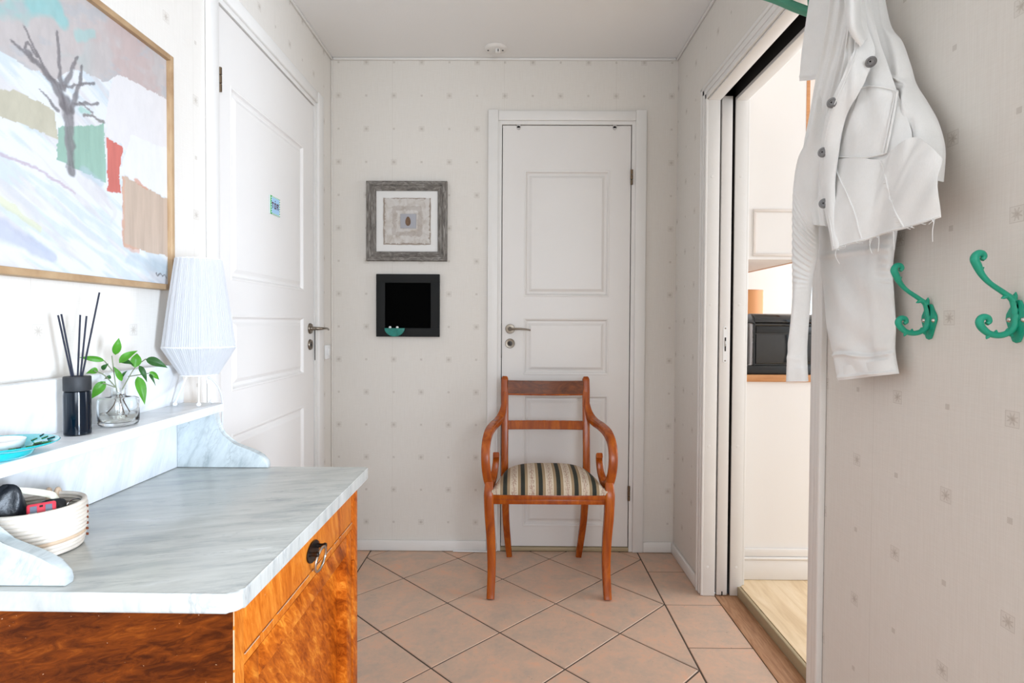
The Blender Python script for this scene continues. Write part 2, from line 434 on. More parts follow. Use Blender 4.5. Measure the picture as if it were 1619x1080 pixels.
# floor: grout bed with every tile a piece of its own
floor = struct(box('floor', XL - 0.02, 0.829, -0.45, YB + 0.06, -0.06, -0.0025, M['grout']))
LX0, LX1 = -0.7055, 0.6025
g = 0.0058
def clip(poly, a, b, c):      # keep a*x+b*y<=c
    out = []
    for i in range(len(poly)):
        p, q = poly[i], poly[(i+1) % len(poly)]
        dp, dq = a * p[0] + b * p[1] - c, a * q[0] + b * q[1] - c
        if dp <= 0: out.append(p)
        if dp * dq < 0:
            t = dp / (dp - dq); out.append((p[0] + (q[0] - p[0]) * t, p[1] + (q[1] - p[1]) * t))
    return out
def tile(poly):
    cl = []
    for p in poly:
        if not cl or (abs(p[0] - cl[-1][0]) + abs(p[1] - cl[-1][1])) > 1e-4: cl.append(p)
    if len(cl) > 2 and abs(cl[0][0] - cl[-1][0]) + abs(cl[0][1] - cl[-1][1]) < 1e-4: cl.pop()
    if len(cl) < 3: return
    ar = sum(cl[i][0] * cl[(i+1) % len(cl)][1] - cl[(i+1) % len(cl)][0] * cl[i][1] for i in range(len(cl))) / 2
    if abs(ar) < 0.0004: return
    if ar < 0: cl = cl[::-1]
    bm = B(); dz = random.uniform(-0.0006, 0.0004)
    prism(bm, [(x, y, -0.008) for x, y in cl], (0, 0, 0.008 + dz))
    top = [e for e in bm.edges if all(v.co.z > -0.004 for v in e.verts)]
    bmesh.ops.bevel(bm, geom=top, offset=0.0016, segments=1, affect='EDGES')
    obj('tile', bm, M['tile'], floor)
sT = 0.2172
for i in range(-8, 2):
    for j in range(-14, 5):
        if (i + j) % 2: continue
        cx, cy = 0.6005 + i * sT, 2.269 + j * sT + sT
        # diamond with centre (cx,cy): corners at +-sT
        k = sT - g * 0.7
        poly = [(cx - k, cy), (cx, cy - k), (cx + k, cy), (cx, cy + k)]
        poly = clip(poly, 1, 0, LX1 - g / 2); poly = clip(poly, -1, 0, -(LX0 + g / 2)) if poly else poly
        poly = clip(poly, 0, 1, YB - 0.001) if poly else poly
        poly = clip(poly, 0, -1, 0.42) if poly else poly
        if poly and len(poly) > 2: tile(poly)
ys = [2.571 + 0.304 * k for k in range(-10, 3)]
for y0, y1 in zip(ys[:-1], ys[1:]):
    if y0 < YB:
        xe = 0.826; yl0 = y0 - 0.08; yl1 = min(YB, y1 - 0.08); y1 = min(y1, YB)
        tile([(LX1 + g / 2, y0 + g / 2), (xe, y0 + g / 2), (xe, y1 - g / 2), (LX1 + g / 2, y1 - g / 2)])
        tile([(XL - 0.01, yl0 + g / 2), (LX0 - g / 2, yl0 + g / 2), (LX0 - g / 2, yl1 - g / 2), (XL - 0.01, yl1 - g / 2)])
struct(box('floor_rear_room', XL - 0.02, 2.25, -2.45, -0.45, -0.06, 0.0, M['birch']))
struct(box('floor_rear_room_side', 0.829, 2.25, -0.45, 0.31, -0.06, 0.0, M['birch']))
struct(box('trim_threshold', 0.829, 0.9185, YO0 - 0.06, YO1 + 0.02, -0.05, 0.001, M['oak'], bev=0.0008))
struct(box('trim_step', 0.9190, 0.9330, YO0 - 0.02, 2.398, -0.05, 0.040, M['edgetrim'], bev=0.003))

# kitchen floor boards
kfl = struct(box('floor_kitchen', 0.930, 3.40, 0.30, 4.65, -0.06, 0.036, M['edgetrim']))
for i in range(16):
    x0 = 0.933 + i * 0.152
    L = 0.30 + (i * 0.41) % 0.9
    ysb = [0.31] + [L + k * 1.25 for k in range(0, 4) if 0.31 < L + k * 1.25 < 4.6] + [4.64]
    for a, b in zip(ysb[:-1], ysb[1:]):
        box('floorboard', x0, min(x0 + 0.1512, 3.39), a + 0.0003, b - 0.0003, 0.034, 0.042 + random.uniform(-.0002, .0002), M['birch'], kfl)

# walls
bm = B()
bx(bm, XL - 0.12, -0.0951, YB, YB + 0.12, -0.05, ZC + 0.02); bx(bm, 0.5832, 0.9, YB, YB + 0.12, -0.05, ZC + 0.02); bx(bm, -0.0951, 0.5832, YB, YB + 0.12, 2.106, ZC + 0.02)
struct(obj('wall_back', bm, M['paper_back']))
bm = B()
bx(bm, XL - 0.12, XL, -2.45, 1.712, -0.05, ZC + 0.02); bx(bm, XL - 0.12, XL, 2.580, YB, -0.05, ZC + 0.02); bx(bm, XL - 0.12, XL, 1.712, 2.580, 2.104, ZC + 0.02)
struct(obj('wall_left', bm, M['paper_left']))
bm = B()
bx(bm, XR, XK - 0.012, 0.20, YO0, -0.05, ZC + 0.02)
bx(bm, XR, 0.826, YO0, YB, ZO + 0.004, ZC + 0.02); bx(bm, XR, 0.826, YO1, YB, -0.05, ZO + 0.004)
bx(bm, 0.889, XK - 0.012, YO0, YB + 0.12, ZO + 0.004, ZC + 0.02); bx(bm, 0.889, XK - 0.012, YO1, YB + 0.12, -0.05, ZO + 0.004)
struct(obj('wall_right', bm, M['paper_right']))
bm = B(); bx(bm, XK - 0.0119, XK, 0.30, YO0, 0.0, 2.6); bx(bm, XK - 0.0119, XK, YO1, 4.65, 0.0, 2.6); bx(bm, XK - 0.0119, XK, YO0, YO1, ZO + 0.004, 2.6)
struct(obj('wall_kitchen_left', bm, M['kwhite']))
# pocket for the sliding leaf (shade inside painted as near-black linings)
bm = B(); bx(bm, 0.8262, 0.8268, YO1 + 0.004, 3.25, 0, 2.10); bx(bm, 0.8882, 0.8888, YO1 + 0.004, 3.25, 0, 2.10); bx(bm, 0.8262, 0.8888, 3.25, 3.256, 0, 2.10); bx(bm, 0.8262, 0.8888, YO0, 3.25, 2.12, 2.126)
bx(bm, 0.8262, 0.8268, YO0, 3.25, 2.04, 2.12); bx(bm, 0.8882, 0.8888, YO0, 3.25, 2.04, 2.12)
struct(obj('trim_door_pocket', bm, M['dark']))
struct(box('ceiling', XL - 0.12, XK - 0.012, -2.45, YB + 0.12, ZC, ZC + 0.10, M['ceil']))
struct(box('ceiling_rear_room', XK - 0.012, 2.30, -2.45, 0.30, ZC, ZC + 0.10, M['ceil']))
struct(box('ceiling_kitchen', XK, 3.5, 0.30, 4.75, 2.55, 2.62, M['plaster']))
# rear room with its side window and an added one for fill light
def wall_with_window(name, axis, at, thick, a0, a1, z0, z1, wa0, wa1, wz0, wz1, mat):
    bm = B()
    def q(p0, p1, c0, c1):
        if axis == 'x': bx(bm, at, at + thick, p0, p1, c0, c1)
        else: bx(bm, p0, p1, at, at + thick, c0, c1)
    q(a0, wa0, z0, z1); q(wa1, a1, z0, z1); q(wa0, wa1, z0, wz0); q(wa0, wa1, wz1, z1)
    return struct(obj(name, bm, mat))
wall_with_window('wall_rear_side', 'x', 2.20, 0.12, -2.45, 0.30, -0.05, ZC, -1.70, -1.22, 0.41, 1.71, M['plaster'])
wall_with_window('wall_rear', 'y', -2.50, 0.10, XL - 0.12, 2.32, -0.05, ZC, 0.30, 2.00, 0.84, 2.16, M['plaster'])  # opening made for the added fill window
struct(box('wall_rear_partition', XK - 0.012, 2.32, 0.20, 0.30, -0.05, 2.6, M['plaster']))
wall_with_window('wall_kitchen_side', 'x', 3.40, 0.12, 0.30, 4.75, 0.0, 2.6, 0.65, 3.15, 0.78, 2.14, M['kwhite'])
wall_with_window('wall_kitchen_end', 'y', 4.60, 0.12, XK, 3.52, 0.0, 2.6, 2.25, 3.25, 0.80, 2.10, M['kwhite'])
def window(name, axis, at, depth, a0, a1, z0, z1, n=2):
    t = thing(name, ((at, (a0 + a1) / 2, z0) if axis == 'x' else ((a0 + a1) / 2, at, z0)), kind='structure')
    w = 0.05
    def q(nm, p0, p1, c0, c1, m, d0=0.0, d1=1.0):
        if axis == 'x': return box(nm, at + depth * d0, at + depth * d1, p0, p1, c0, c1, m, t)
        return box(nm, p0, p1, at + depth * d0, at + depth * d1, c0, c1, m, t)
    q('window_frame', a0, a0 + w, z0, z1, M['trimpaint']); q('window_frame', a1 - w, a1, z0, z1, M['trimpaint'])
    q('window_frame', a0 + w, a1 - w, z0, z0 + w, M['trimpaint']); q('window_frame', a0 + w, a1 - w, z1 - w, z1, M['trimpaint'])
    for k in range(1, n):
        c = a0 + (a1 - a0) * k / n; q('mullion', c - 0.025, c + 0.025, z0 + w, z1 - w, M['trimpaint'])
    for k in range(n):
        p0 = a0 + (a1 - a0) * k / n + (w if k == 0 else 0.025); p1 = a0 + (a1 - a0) * (k + 1) / n - (w if k == n - 1 else 0.025)
        q('pane', p0, p1, z0 + w, z1 - w, M['glass'], 0.4, 0.5)
    return t
window('window_1', 'x', 2.215, 0.05, -1.70, -1.22, 0.41, 1.71, 1)
window('window_fill_added', 'y', -2.43, 0.05, 0.30, 2.00, 0.84, 2.16, 2)  # unseen window, added and placed to carry the rear fill lamp
window('window_3', 'x', 3.41, 0.05, 0.65, 3.15, 0.78, 2.14, 3)
window('window_4', 'y', 4.61, 0.05, 2.25, 3.25, 0.80, 2.10, 2)

# skirting boards and ceiling strips
def skirting(name, x0, x1, y0, y1, side):
    bm = B(); h = 0.052
    bx(bm, x0, x1, y0, y1, 0.0015, h, 0.003, 2)
    return struct(obj(name, bm, M['trimpaint'], None, True, 50))
skirting('baseboard_back_left', XL, -0.1385, YB - 0.013, YB - 0.0003, 0)
skirting('baseboard_back_right', 0.6288, XR, YB - 0.013, YB - 0.0003, 0)
skirting('baseboard_right_far', XR - 0.013, XR - 0.0003, 2.400, YB - 0.0135, 0)
skirting('baseboard_right_near', XR - 0.013, XR - 0.0003, 0.20, 1.425, 0)
skirting('baseboard_left_near', XL + 0.0003, XL + 0.013, -2.4, 1.655, 0)
skirting('baseboard_left_far', XL + 0.0003, XL + 0.013, 2.646, YB - 0.0135, 0)
struct(box('trim_ceiling_back', XL + 0.011, XR - 0.011, YB - 0.010, YB - 0.0003, ZC - 0.012, ZC - 0.0003, M['trimpaint'], bev=0.003))
struct(box('trim_ceiling_left', XL + 0.0003, XL + 0.010, -2.4, YB - 0.0003, ZC - 0.012, ZC - 0.0003, M['trimpaint'], bev=0.003))
struct(box('trim_ceiling_right', XR - 0.010, XR - 0.0003, 0.2, YB - 0.0003, ZC - 0.012, ZC - 0.0003, M['trimpaint'], bev=0.003))
struct(box('trim_corner_left', XL + 0.0003, XL + 0.008, YB - 0.008, YB - 0.0003, 0.053, ZC - 0.013, M['paper_left'], bev=0.003))

# ------------------------------------------------------------------ panelled doors
def panel_door(name, mp, sgn, u0, u1, z0, z1, panels, casing, handle_u, hinge_u, hdir, hinges, org):
    """mp(u,w,z): u along the wall, w out of the wall into the hall"""
    t = thing(name, org, kind='structure')
    def qb(bm, ua, ub, wa, wb, za, zb, bev=0.0):
        p, q = mp(ua, wa, za), mp(ub, wb, zb); bx(bm, p[0], q[0], p[1], q[1], p[2], q[2], bev, 2)
    def qbox(nm, ua, ub, wa, wb, za, zb, mat, par, bev=0.0):
        bm = B(); qb(bm, ua, ub, wa, wb, za, zb, bev); return obj(nm, bm, mat, par, bev > 0, 50)
    fw = -0.004      # leaf face, just inside the wall plane
    pu0, pu1 = panels[0][0], panels[0][1]
    bm = B()
    qb(bm, u0, pu0, fw - 0.04, fw, z0, z1); qb(bm, pu1, u1, fw - 0.04, fw, z0, z1)
    zs = [z0] + [z for p in sorted(panels, key=lambda p: p[2]) for z in (p[2], p[3])] + [z1]
    for a, b in zip(zs[0::2], zs[1::2]): qb(bm, pu0, pu1, fw - 0.04, fw, a, b)
    leaf = obj('door_leaf', bm, M['paint'], t)
    for (a, b, za, zb) in panels:
        bm = B(); rings = []
        prof = [(0.0, 0.0), (0.003, 0.0015), (0.008, 0.0005), (0.012, -0.0065), (0.016, -0.0098), (0.025, -0.0090), (0.034, -0.0035), (0.038, -0.0016)]
        for ins, dw in prof:
            rings.append([bm.verts.new(mp(x, fw + dw, z)) for x, z in ((a + ins, za + ins), (b - ins, za + ins), (b - ins, zb - ins), (a + ins, zb - ins))])
        rings.append([bm.verts.new(mp(x, fw - 0.030, z)) for x, z in ((a + .038, za + .038), (b - .038, za + .038), (b - .038, zb - .038), (a + .038, zb - .038))])
        for r0, r1 in zip(rings[:-2], rings[1:-1]):
            for k in range(4): bm.faces.new((r0[k], r0[(k+1) % 4], r1[(k+1) % 4], r1[k]))
        bm.faces.new(rings[-2]); bm.faces.new(rings[-1][::-1])
        for k in range(4): bm.faces.new((rings[0][k], rings[0][(k+1) % 4], rings[-1][(k+1) % 4], rings[-1][k]))
        obj('door_panel', bm, M['paint'], leaf)
    # lining boards of the frame in the wall, and casing on the wall
    c0, c1, ct = casing       # outer edges and top
    gp = 0.0038
    i0, i1, it = u0 - gp, u1 + gp, z1 + gp
    for a, b in ((i0 - 0.0215, i0), (i1, i1 + 0.0215)): qbox('frame_lining', a, b, -0.11, 0.0025, 0.001, it + 0.0215, M['trimpaint'], t)
    qbox('frame_lining', i0, i1, -0.11, 0.0025, it, it + 0.0215, M['trimpaint'], t)
    qbox('gap_shade_sheet', i0, i1, -0.11, -0.052, 0.02, it, M['dark'], t)  # near-black sheet behind the whole leaf, paints the shade in the gaps
    for a, b in ((c0, i0 - 0.0170), (i1 + 0.0170, c1)): qbox('casing', a, b, 0.0003, 0.015, 0.001, ct, M['trimpaint'], t, 0.0035)
    qbox('casing', i0 - 0.0169, i1 + 0.0169, 0.0003, 0.013, it + 0.0170, ct - 0.004, M['trimpaint'], t, 0.0035)
    qbox('threshold', i0, i1, -0.10, 0.004, 0.0012, 0.020, M['edgetrim'], t, 0.003)
    # lever handle
    ax = 'y' if abs(mp(0, 1, 0)[1] - mp(0, 0, 0)[1]) > 0.5 else 'x'
    sg = (mp(0, 1, 0)[1] - mp(0, 0, 0)[1]) if ax == 'y' else (mp(0, 1, 0)[0] - mp(0, 0, 0)[0])
    def disc(nm, u, z, r, prof, mat, par):
        c = mp(u, fw, z); bm = B(); lathe(bm, [(a * r, h * sg) for a, h in prof], c, ax, 28); return obj(nm, bm, mat, par, True, 40)
    ros = disc('handle_rosette', handle_u, 1.0922, 0.0235, [(0, 0.0), (1, 0.0), (1, 0.005), (0.92, 0.008), (0.42, 0.0085), (0.36, 0.012), (0.30, 0.030), (0, 0.030)], M['steel'], t)
    bm = B()
    pth = [(handle_u, 0.026, 1.0922), (handle_u + hdir * 0.006, 0.042, 1.0922), (handle_u + hdir * 0.022, 0.050, 1.0925), (handle_u + hdir * 0.055, 0.051, 1.0925), (handle_u + hdir * 0.085, 0.049, 1.0895), (handle_u + hdir * 0.098, 0.047, 1.0865)]
    sweep(bm, catmull([mp(a, b, c) for a, b, c in pth], 5), [0.0075, 0.0065, 0.0055, 0.005, 0.0045, 0.0042], 10)
    obj('lever', bm, M['steel'], ros, True, 50)
    lk = disc('lock_rosette', handle_u, 1.0212, 0.0235, [(0, 0.0), (1, 0.0), (1, 0.004), (0.9, 0.008), (0.62, 0.0075), (0.58, 0.0055), (0, 0.0055)], M['steel'], t)
    disc('key_cylinder', handle_u, 1.0212, 0.012, [(0, 0.0052), (1, 0.0052), (1, 0.0075), (0.3, 0.0078), (0, 0.0078)], M['iron'], lk)
    qbox('keyhole', handle_u - 0.0014, handle_u + 0.0014, 0.0030, 0.0048, 1.0172, 1.0252, M['hole'], lk)
    for hz in hinges:
        bm = B()
        for k in range(3):
            c = mp(hinge_u, 0.006, hz - 0.036 + k * 0.025)
            lathe(bm, [(0, 0), (0.0062, 0.001), (0.0062, 0.023), (0, 0.024)], c, 'z', 14)
        h = obj('hinge', bm, M['brass'], t, True, 40)
    return t, leaf, qbox
mpB = lambda u, w, z: (u, YB - w, z)
mpL = lambda u, w, z: (XL + w, u, z)
d1, leaf1, q1 = panel_door('door_1', mpB, 1, -0.0665, 0.5555, 0.024, 2.0785,
    [(0.039, 0.455, 1.250, 1.864), (0.039, 0.455, 0.868, 1.146), (0.039, 0.455, 0.122, 0.768)],
    (-0.1375, 0.6285, 2.150), -0.0264, 0.5585, 1, (1.828, 0.289), (0.2445, YB, 0))
for u in (0.0102, 0.4755):
    bm = B(); lathe(bm, [(0, -0.006), (0.0085, -0.006), (0.0085, 0.0), (0, 0.0)], (u, YB + 0.0036, 2.0665), 'y', 16); bx(bm, u - 0.0085, u + 0.0085, YB - 0.0024, YB + 0.0036, 2.0665, 2.0835)
    obj('over_door_clip', bm, M['clip'], leaf1)
bm = B(); bx(bm, -0.0705, -0.0668, YB + 0.0005, YB + 0.003, 0.95, 1.12); obj('strike_plate', bm, M['iron'], d1)
d2, leaf2, q2 = panel_door('door_2', mpL, 1, 1.7355, 2.5560, 0.024, 2.0785,
    [(1.815, 2.441, 1.252, 1.866), (1.815, 2.441, 0.897, 1.143), (1.815, 2.441, 0.122, 0.762)],
    (1.660, 2.643, 2.150), 2.5081, 1.7325, 1, (1.848, 0.30), (XL, 2.146, 0))
bm = B(); bx(bm, XL + 0.0005, XL + 0.0032, 2.5562, 2.5597, 0.95, 1.10); obj('strike_plate', bm, M['iron'], d2)

# ------------------------------------------------------------------ sliding door and its frame
d3 = thing('door_3', (0.855, YO1, 0), kind='structure')
box('jamb_far', XR - 0.0015, 0.826, YO1 - 0.004, YO1 - 0.0002, 0.002, ZO + 0.0035, M['trimpaint'], d3, 0.0012)
box('jamb_far', 0.8885, XK + 0.002, YO1 - 0.004, YO1 - 0.0002, 0.002, ZO + 0.0035, M['trimpaint'], d3, 0.0012)
box('jamb_near', XR - 0.0015, XK + 0.002, YO0 + 0.0002, YO0 + 0.012, 0.002, ZO + 0.0035, M['trimpaint'], d3, 0.0012)
box('head_board', XR - 0.0015, 0.826, YO0 + 0.0125, YO1 - 0.0045, ZO - 0.003, ZO + 0.0036, M['trimpaint'], d3, 0.001)
box('head_board', 0.8885, XK + 0.002, YO0 + 0.0125, YO1 - 0.0045, ZO - 0.003, ZO + 0.0036, M['trimpaint'], d3, 0.001)
def casing_profile(name, p0, p1, axis):
    bm = B()
    # stepped profile: outer back band + flat
    if axis == 'v':
        (ya, yb), (za, zb) = p0, p1
        s = 1 if yb > ya else -1
        bx(bm, XR - 0.0165, XR - 0.0003, ya, ya + s * 0.014, za, zb, 0.003); bx(bm, XR - 0.0125, XR - 0.0003, ya + s * 0.0142, ya + s * 0.036, za, zb, 0.002); bx(bm, XR - 0.010, XR - 0.0003, ya + s * 0.0362, yb, za, zb, 0.002)
    else:
        (ya, yb), (za, zb) = p0, p1
        bx(bm, XR - 0.0165, XR - 0.0003, ya, yb, zb - 0.014, zb, 0.003); bx(bm, XR - 0.0125, XR - 0.0003, ya, yb, zb - 0.036, zb - 0.0142, 0.002); bx(bm, XR - 0.010, XR - 0.0003, ya, yb, za, zb - 0.0362, 0.002)
    return obj(name, bm, M['trimpaint'], d3, True, 50)
casing_profile('casing', (2.396, YO1 - 0.004), (0.002, 2.090), 'v')
casing_profile('casing', (1.430, YO0 + 0.002), (0.002, 2.090), 'v')
casing_profile('casing', (1.430, 2.396), (ZO + 0.004, 2.0905), 'h')
bx_ = B(); bx(bx_, 0.8335, 0.8760, YO1 - 0.004, 3.20, 0.0045, 2.0445, 0.0015)
lf = obj('sliding_leaf', bx_, M['paint'], d3, True, 50)
box('guide_groove', 0.8530, 0.8575, YO1 - 0.0052, YO1 - 0.0038, 0.0040, 0.020, M['hole'], lf)
bm = B(); pl = []
for k in range(9): a = math.pi * k / 8; pl.append((0.8560 + 0.0085 * math.cos(a), YO1 - 0.0056, 1.103 + 0.0085 * math.sin(a)))
for k in range(9): a = math.pi + math.pi * k / 8; pl.append((0.8560 + 0.0085 * math.cos(a), YO1 - 0.0056, 0.971 + 0.0085 * math.sin(a)))
prism(bm, pl, (0, 0.0014, 0)); obj('lock_plate', bm, M['whitegloss'], lf)
box('lock_slot', 0.8535, 0.8590, YO1 - 0.0062, YO1 - 0.0052, 1.010, 1.066, M['hole'], lf)
box('lock_hook', 0.8545, 0.8580, YO1 - 0.0080, YO1 - 0.0058, 1.030, 1.052, M['chrome'], lf, 0.0008)
for z in (1.103, 0.971):
    bm = B(); lathe(bm, [(0, -0.0012), (0.003, -0.001), (0.003, 0), (0, 0)], (0.856, YO1 - 0.0056, z), 'y', 12); obj('plate_screw', bm, M['steel'], lf, True, 40)
for x in (0.795, 0.912):
    for z in (1.72, 1.20, 0.62, 0.12):
        bm = B(); lathe(bm, [(0, -0.0012), (0.005, -0.0010), (0.0058, 0), (0, 0)], (x, YO1 - 0.0040, z), 'y', 14); obj('screw_cover', bm, M['trimpaint'], d3, True, 40)
# kitchen-side casing strip
box('casing_kitchen_side', XK + 0.0005, XK + 0.014, YO1 + 0.002, 2.398, 0.043, 2.09, M['trimpaint'], d3, 0.002)

# ------------------------------------------------------------------ kitchen seen through the opening
YK = 2.410
bc = thing('base_cabinet', (1.23, 3.2, 0.042), 'white base cabinet end panel with moulded plinth under wooden worktop', 'cabinet')
box('end_panel', 0.951, 1.530, YK, YK + 0.02, 0.0425, 0.879, M['kwhite'], bc)
box('plinth', 0.9515, 1.5295, YK - 0.012, YK - 0.0003, 0.0425, 0.128, M['kwhite'], bc, 0.003)
box('plinth_moulding', 0.9515, 1.5295, YK - 0.018, YK - 0.0003, 0.1285, 0.140, M['kwhite'], bc, 0.004)
box('plinth_moulding', 0.9515, 1.5295, YK - 0.010, YK - 0.0003, 0.1405, 0.174, M['kwhite'], bc, 0.003)
box('carcass', 0.951, 1.525, YK + 0.0205, 3.98, 0.0425, 0.879, M['kwhite'], bc)
for k in range(3):
    y0 = YK + 0.03 + k * 0.50
    dr = box('cabinet_door', 1.5255, 1.545, y0, y0 + 0.49, 0.14, 0.86, M['kwhite'], bc, 0.003)
    box('handle', 1.5452, 1.560, y0 + 0.20, y0 + 0.30, 0.79, 0.80, M['steel'], dr, 0.003)
tag(box('worktop', 0.9505, 1.565, YK - 0.012, 4.0, 0.8795, 0.9085, M['wood_or'], bev=0.003), 'oak edged kitchen worktop carrying the black coffee machine', 'worktop')
uc = thing('wall_cabinet', (1.08, 3.1, 1.392), 'white wall cabinet with framed end panel and oak front edge', 'cabinet')
box('carcass', 0.9505, 1.2065, YK, 3.45, 1.392, 2.545, M['kwhite'], uc)
box('front_edge', 1.2070, 1.2215, YK - 0.001, 3.45, 1.3905, 2.545, M['wood_or'], uc)
bm = B()
x0, x1, z0, z1, w = 0.992, 1.190, 1.405, 1.602, 0.012
for a, b, c, d in ((x0, x1, z0, z0 + w), (x0, x1, z1 - w, z1), (x0, x0 + w, z0 + w, z1 - w), (x1 - w, x1, z0 + w, z1 - w)): bx(bm, a, b, YK - 0.007, YK - 0.0002, c, d, 0.002)
obj('panel_moulding', bm, simple('cabinet_moulding', S(226, 216, 208), 0.5), uc, True, 50)
bm = B()
for a, b, c, d in ((x0, x1, 1.70, 1.70 + w), (x0, x1, 2.36 - w, 2.36), (x0, x0 + w, 1.70 + w, 2.36 - w), (x1 - w, x1, 1.70 + w, 2.36 - w)): pass
bm.free()
# coffee machine
cm = thing('coffee_machine', (1.13, 2.56, 0.909), 'black coffee machine with rounded roll top and clear water tank', 'coffee machine')
box('drip_base', 0.956, 1.300, YK + 0.004, 2.74, 0.9092, 0.9465, M['black'], cm, 0.004)
def mach():
    bm = B(); pr = []
    yb0, yb1, zt, r = YK + 0.022, 2.72, 1.164, 0.034
    pr = [(yb0 + 0.006, 0.947), (yb0 + 0.006, zt - r * 1.25)]
    for k in range(9): a = math.pi - (math.pi / 2) * k / 8 - 0.0; pr.append((yb0 - 0.004 + r + r * math.cos(a), zt - r + r * math.sin(a)))
    pr += [(yb1 - 0.03, zt - 0.004), (yb1, zt - 0.03), (yb1, 0.947)]
    prism(bm, [(1.014, y, z) for y, z in pr], (0.250, 0, 0), 0.002, 2); return bm
body = obj('machine_body', mach(), M['black_gloss'], cm, True, 35)
bm = B(); lathe(bm, [(0, 0), (0.040, 0), (0.0405, 0.002), (0.0405, 0.262), (0.040, 0.264), (0, 0.264)], (1.007, YK + 0.066, 1.126), 'x', 32); obj('roll_lid', bm, M['black_gloss'], cm, True, 40)
box('service_panel', 1.020, 1.258, YK + 0.0215, YK + 0.0275, 0.952, 1.078, M['black_gloss'], body, 0.002)
box('upper_panel', 1.020, 1.258, YK + 0.0225, YK + 0.0275, 1.082, 1.112, M['black'], body, 0.002)
def tank():
    bm = B(); bx(bm, 0.958, 1.006, YK + 0.012, YK + 0.12, 0.9475, 1.125, 0.006); return bm
tk = obj('water_tank', tank(), glass('tank_glass', (0.86, 0.86, 0.87, 1), 0.08, 1.2), cm, True, 40)
box('tank_lid', 0.956, 1.008, YK + 0.010, YK + 0.122, 1.1252, 1.131, M['black'], cm, 0.002)
box('tank_rib', 0.978, 0.984, YK + 0.04, YK + 0.09, 0.948, 1.12, M['greyp'], tk)
box('tank_spine', 1.0065, 1.0135, YK + 0.014, YK + 0.12, 0.947, 1.128, M['black'], cm)
# lamp further back on the worktop
kl = thing('shaded_lamp', (1.255, 3.10, 0.9085), 'small lamp with orange drum shade behind the coffee machine', 'lamp')
bm = B(); lathe(bm, [(0.072, 0.0), (0.074, 0.0), (0.074, 0.145), (0.072, 0.145)], (1.255, 3.10, 1.158), 'z', 32, True)
obj('lamp_shade', bm, simple('veneer_shade', S(226, 160, 104), 0.6), kl, True, 40)
bm = B(); lathe(bm, [(0.073, 0), (0.0752, 0), (0.0752, 0.004), (0.073, 0.004)], (1.255, 3.10, 1.300), 'z', 32, True); obj('shade_rim', bm, M['wood_or'], kl, True, 40)
bm = B(); lathe(bm, [(0, 0.0004), (0.055, 0.0004), (0.055, 0.014), (0.012, 0.022), (0.010, 0.26), (0, 0.26)], (1.255, 3.10, 0.9085), 'z', 24); obj('lamp_base', bm, M['white'], kl, True, 40)
bm = B(); bx(bm, 0.958, 1.12, 2.86, 3.00, 0.909, 1.150, 0.01); obj_t = obj('toaster', bm, simple('toaster_white', S(232, 230, 228), 0.3), None, True, 40)
tag(obj_t, 'white kitchen appliance standing between coffee machine and orange shaded lamp', 'toaster')
for i in range(3): box('vent_slot', 0.975, 1.10, 2.8588, 2.8602, 1.100 + i * 0.014, 1.106 + i * 0.014, M['greyp'], obj_t)
# far end of the kitchen
tc = thing('tall_cabinet', (1.55, 4.35, 0.042), 'tall white cabinet at far end of kitchen beside window', 'cabinet')
box('carcass', 0.951, 2.16, 4.22, 4.598, 0.0425, 2.548, M['kwhite'], tc)
for a, b in ((0.955, 1.553), (1.557, 2.157)):
    dd = box('cabinet_door', a, b, 4.200, 4.2195, 0.12, 2.52, M['kwhite'], tc, 0.003)
    box('handle', b - 0.045, b - 0.033, 4.175, 4.1995, 1.10, 1.26, M['steel'], dd, 0.003)
tag(box('window_sill', 2.24, 3.26, 4.50, 4.6085, 0.775, 0.799, M['kwhite'], bev=0.003), kind='structure')
bm = B(); lathe(bm, [(0, 0), (0.035, 0), (0.05, 0.05), (0.055, 0.10), (0.050, 0.10), (0.04, 0.02), (0, 0.02)], (2.36, 4.55, 0.7995), 'z', 20)
tag(obj('teal_bowl', bm, M['teal'], None, True, 40), 'small teal bowl on the bright kitchen window sill', 'bowl')

# ------------------------------------------------------------------ ceiling outlet
co = thing('ceiling_outlet', (-0.098, 2.69, ZC), 'round white ceiling lamp outlet with two screw holes', 'ceiling outlet')
bm = B(); lathe(bm, [(0, -0.0105), (0.040, -0.0105), (0.047, -0.009), (0.053, -0.003), (0.053, -0.0003), (0, -0.0003)], (-0.098, 2.69, ZC), 'z', 36); obj('cover', bm, M['trimpaint'], co, True, 40)
bm = B(); lathe(bm, [(0, -0.026), (0.010, -0.026), (0.0125, -0.023), (0.0125, -0.0106), (0, -0.0106)], (-0.089, 2.682, ZC), 'z', 20); skt = obj('socket', bm, M['trimpaint'], co, True, 40)
bm = B(); bx(bm, -0.0885, -0.0845, 2.6655, 2.6705, ZC - 0.0245, ZC - 0.015); obj('socket_slot', bm, M['hole'], skt)
for x in (-0.134, -0.066):
    bm = B(); lathe(bm, [(0, -0.0118), (0.0042, -0.0118), (0.0042, -0.0106), (0, -0.0106)], (x, 2.69, ZC), 'z', 12); obj('screw_hole', bm, M['hole'], co, True, 40)
# light switch on the left wall
ls = thing('light_switch', (XL, 2.718, 0.98), 'white light switch on left wall beside the door casing', 'light switch')
box('switch_plate', XL + 0.0003, XL + 0.010, 2.685, 2.752, 0.945, 1.012, M['whitegloss'], ls, 0.003)
box('rocker', XL + 0.0102, XL + 0.0145, 2.702, 2.735, 0.962, 0.996, M['whitegloss'], ls, 0.0015)

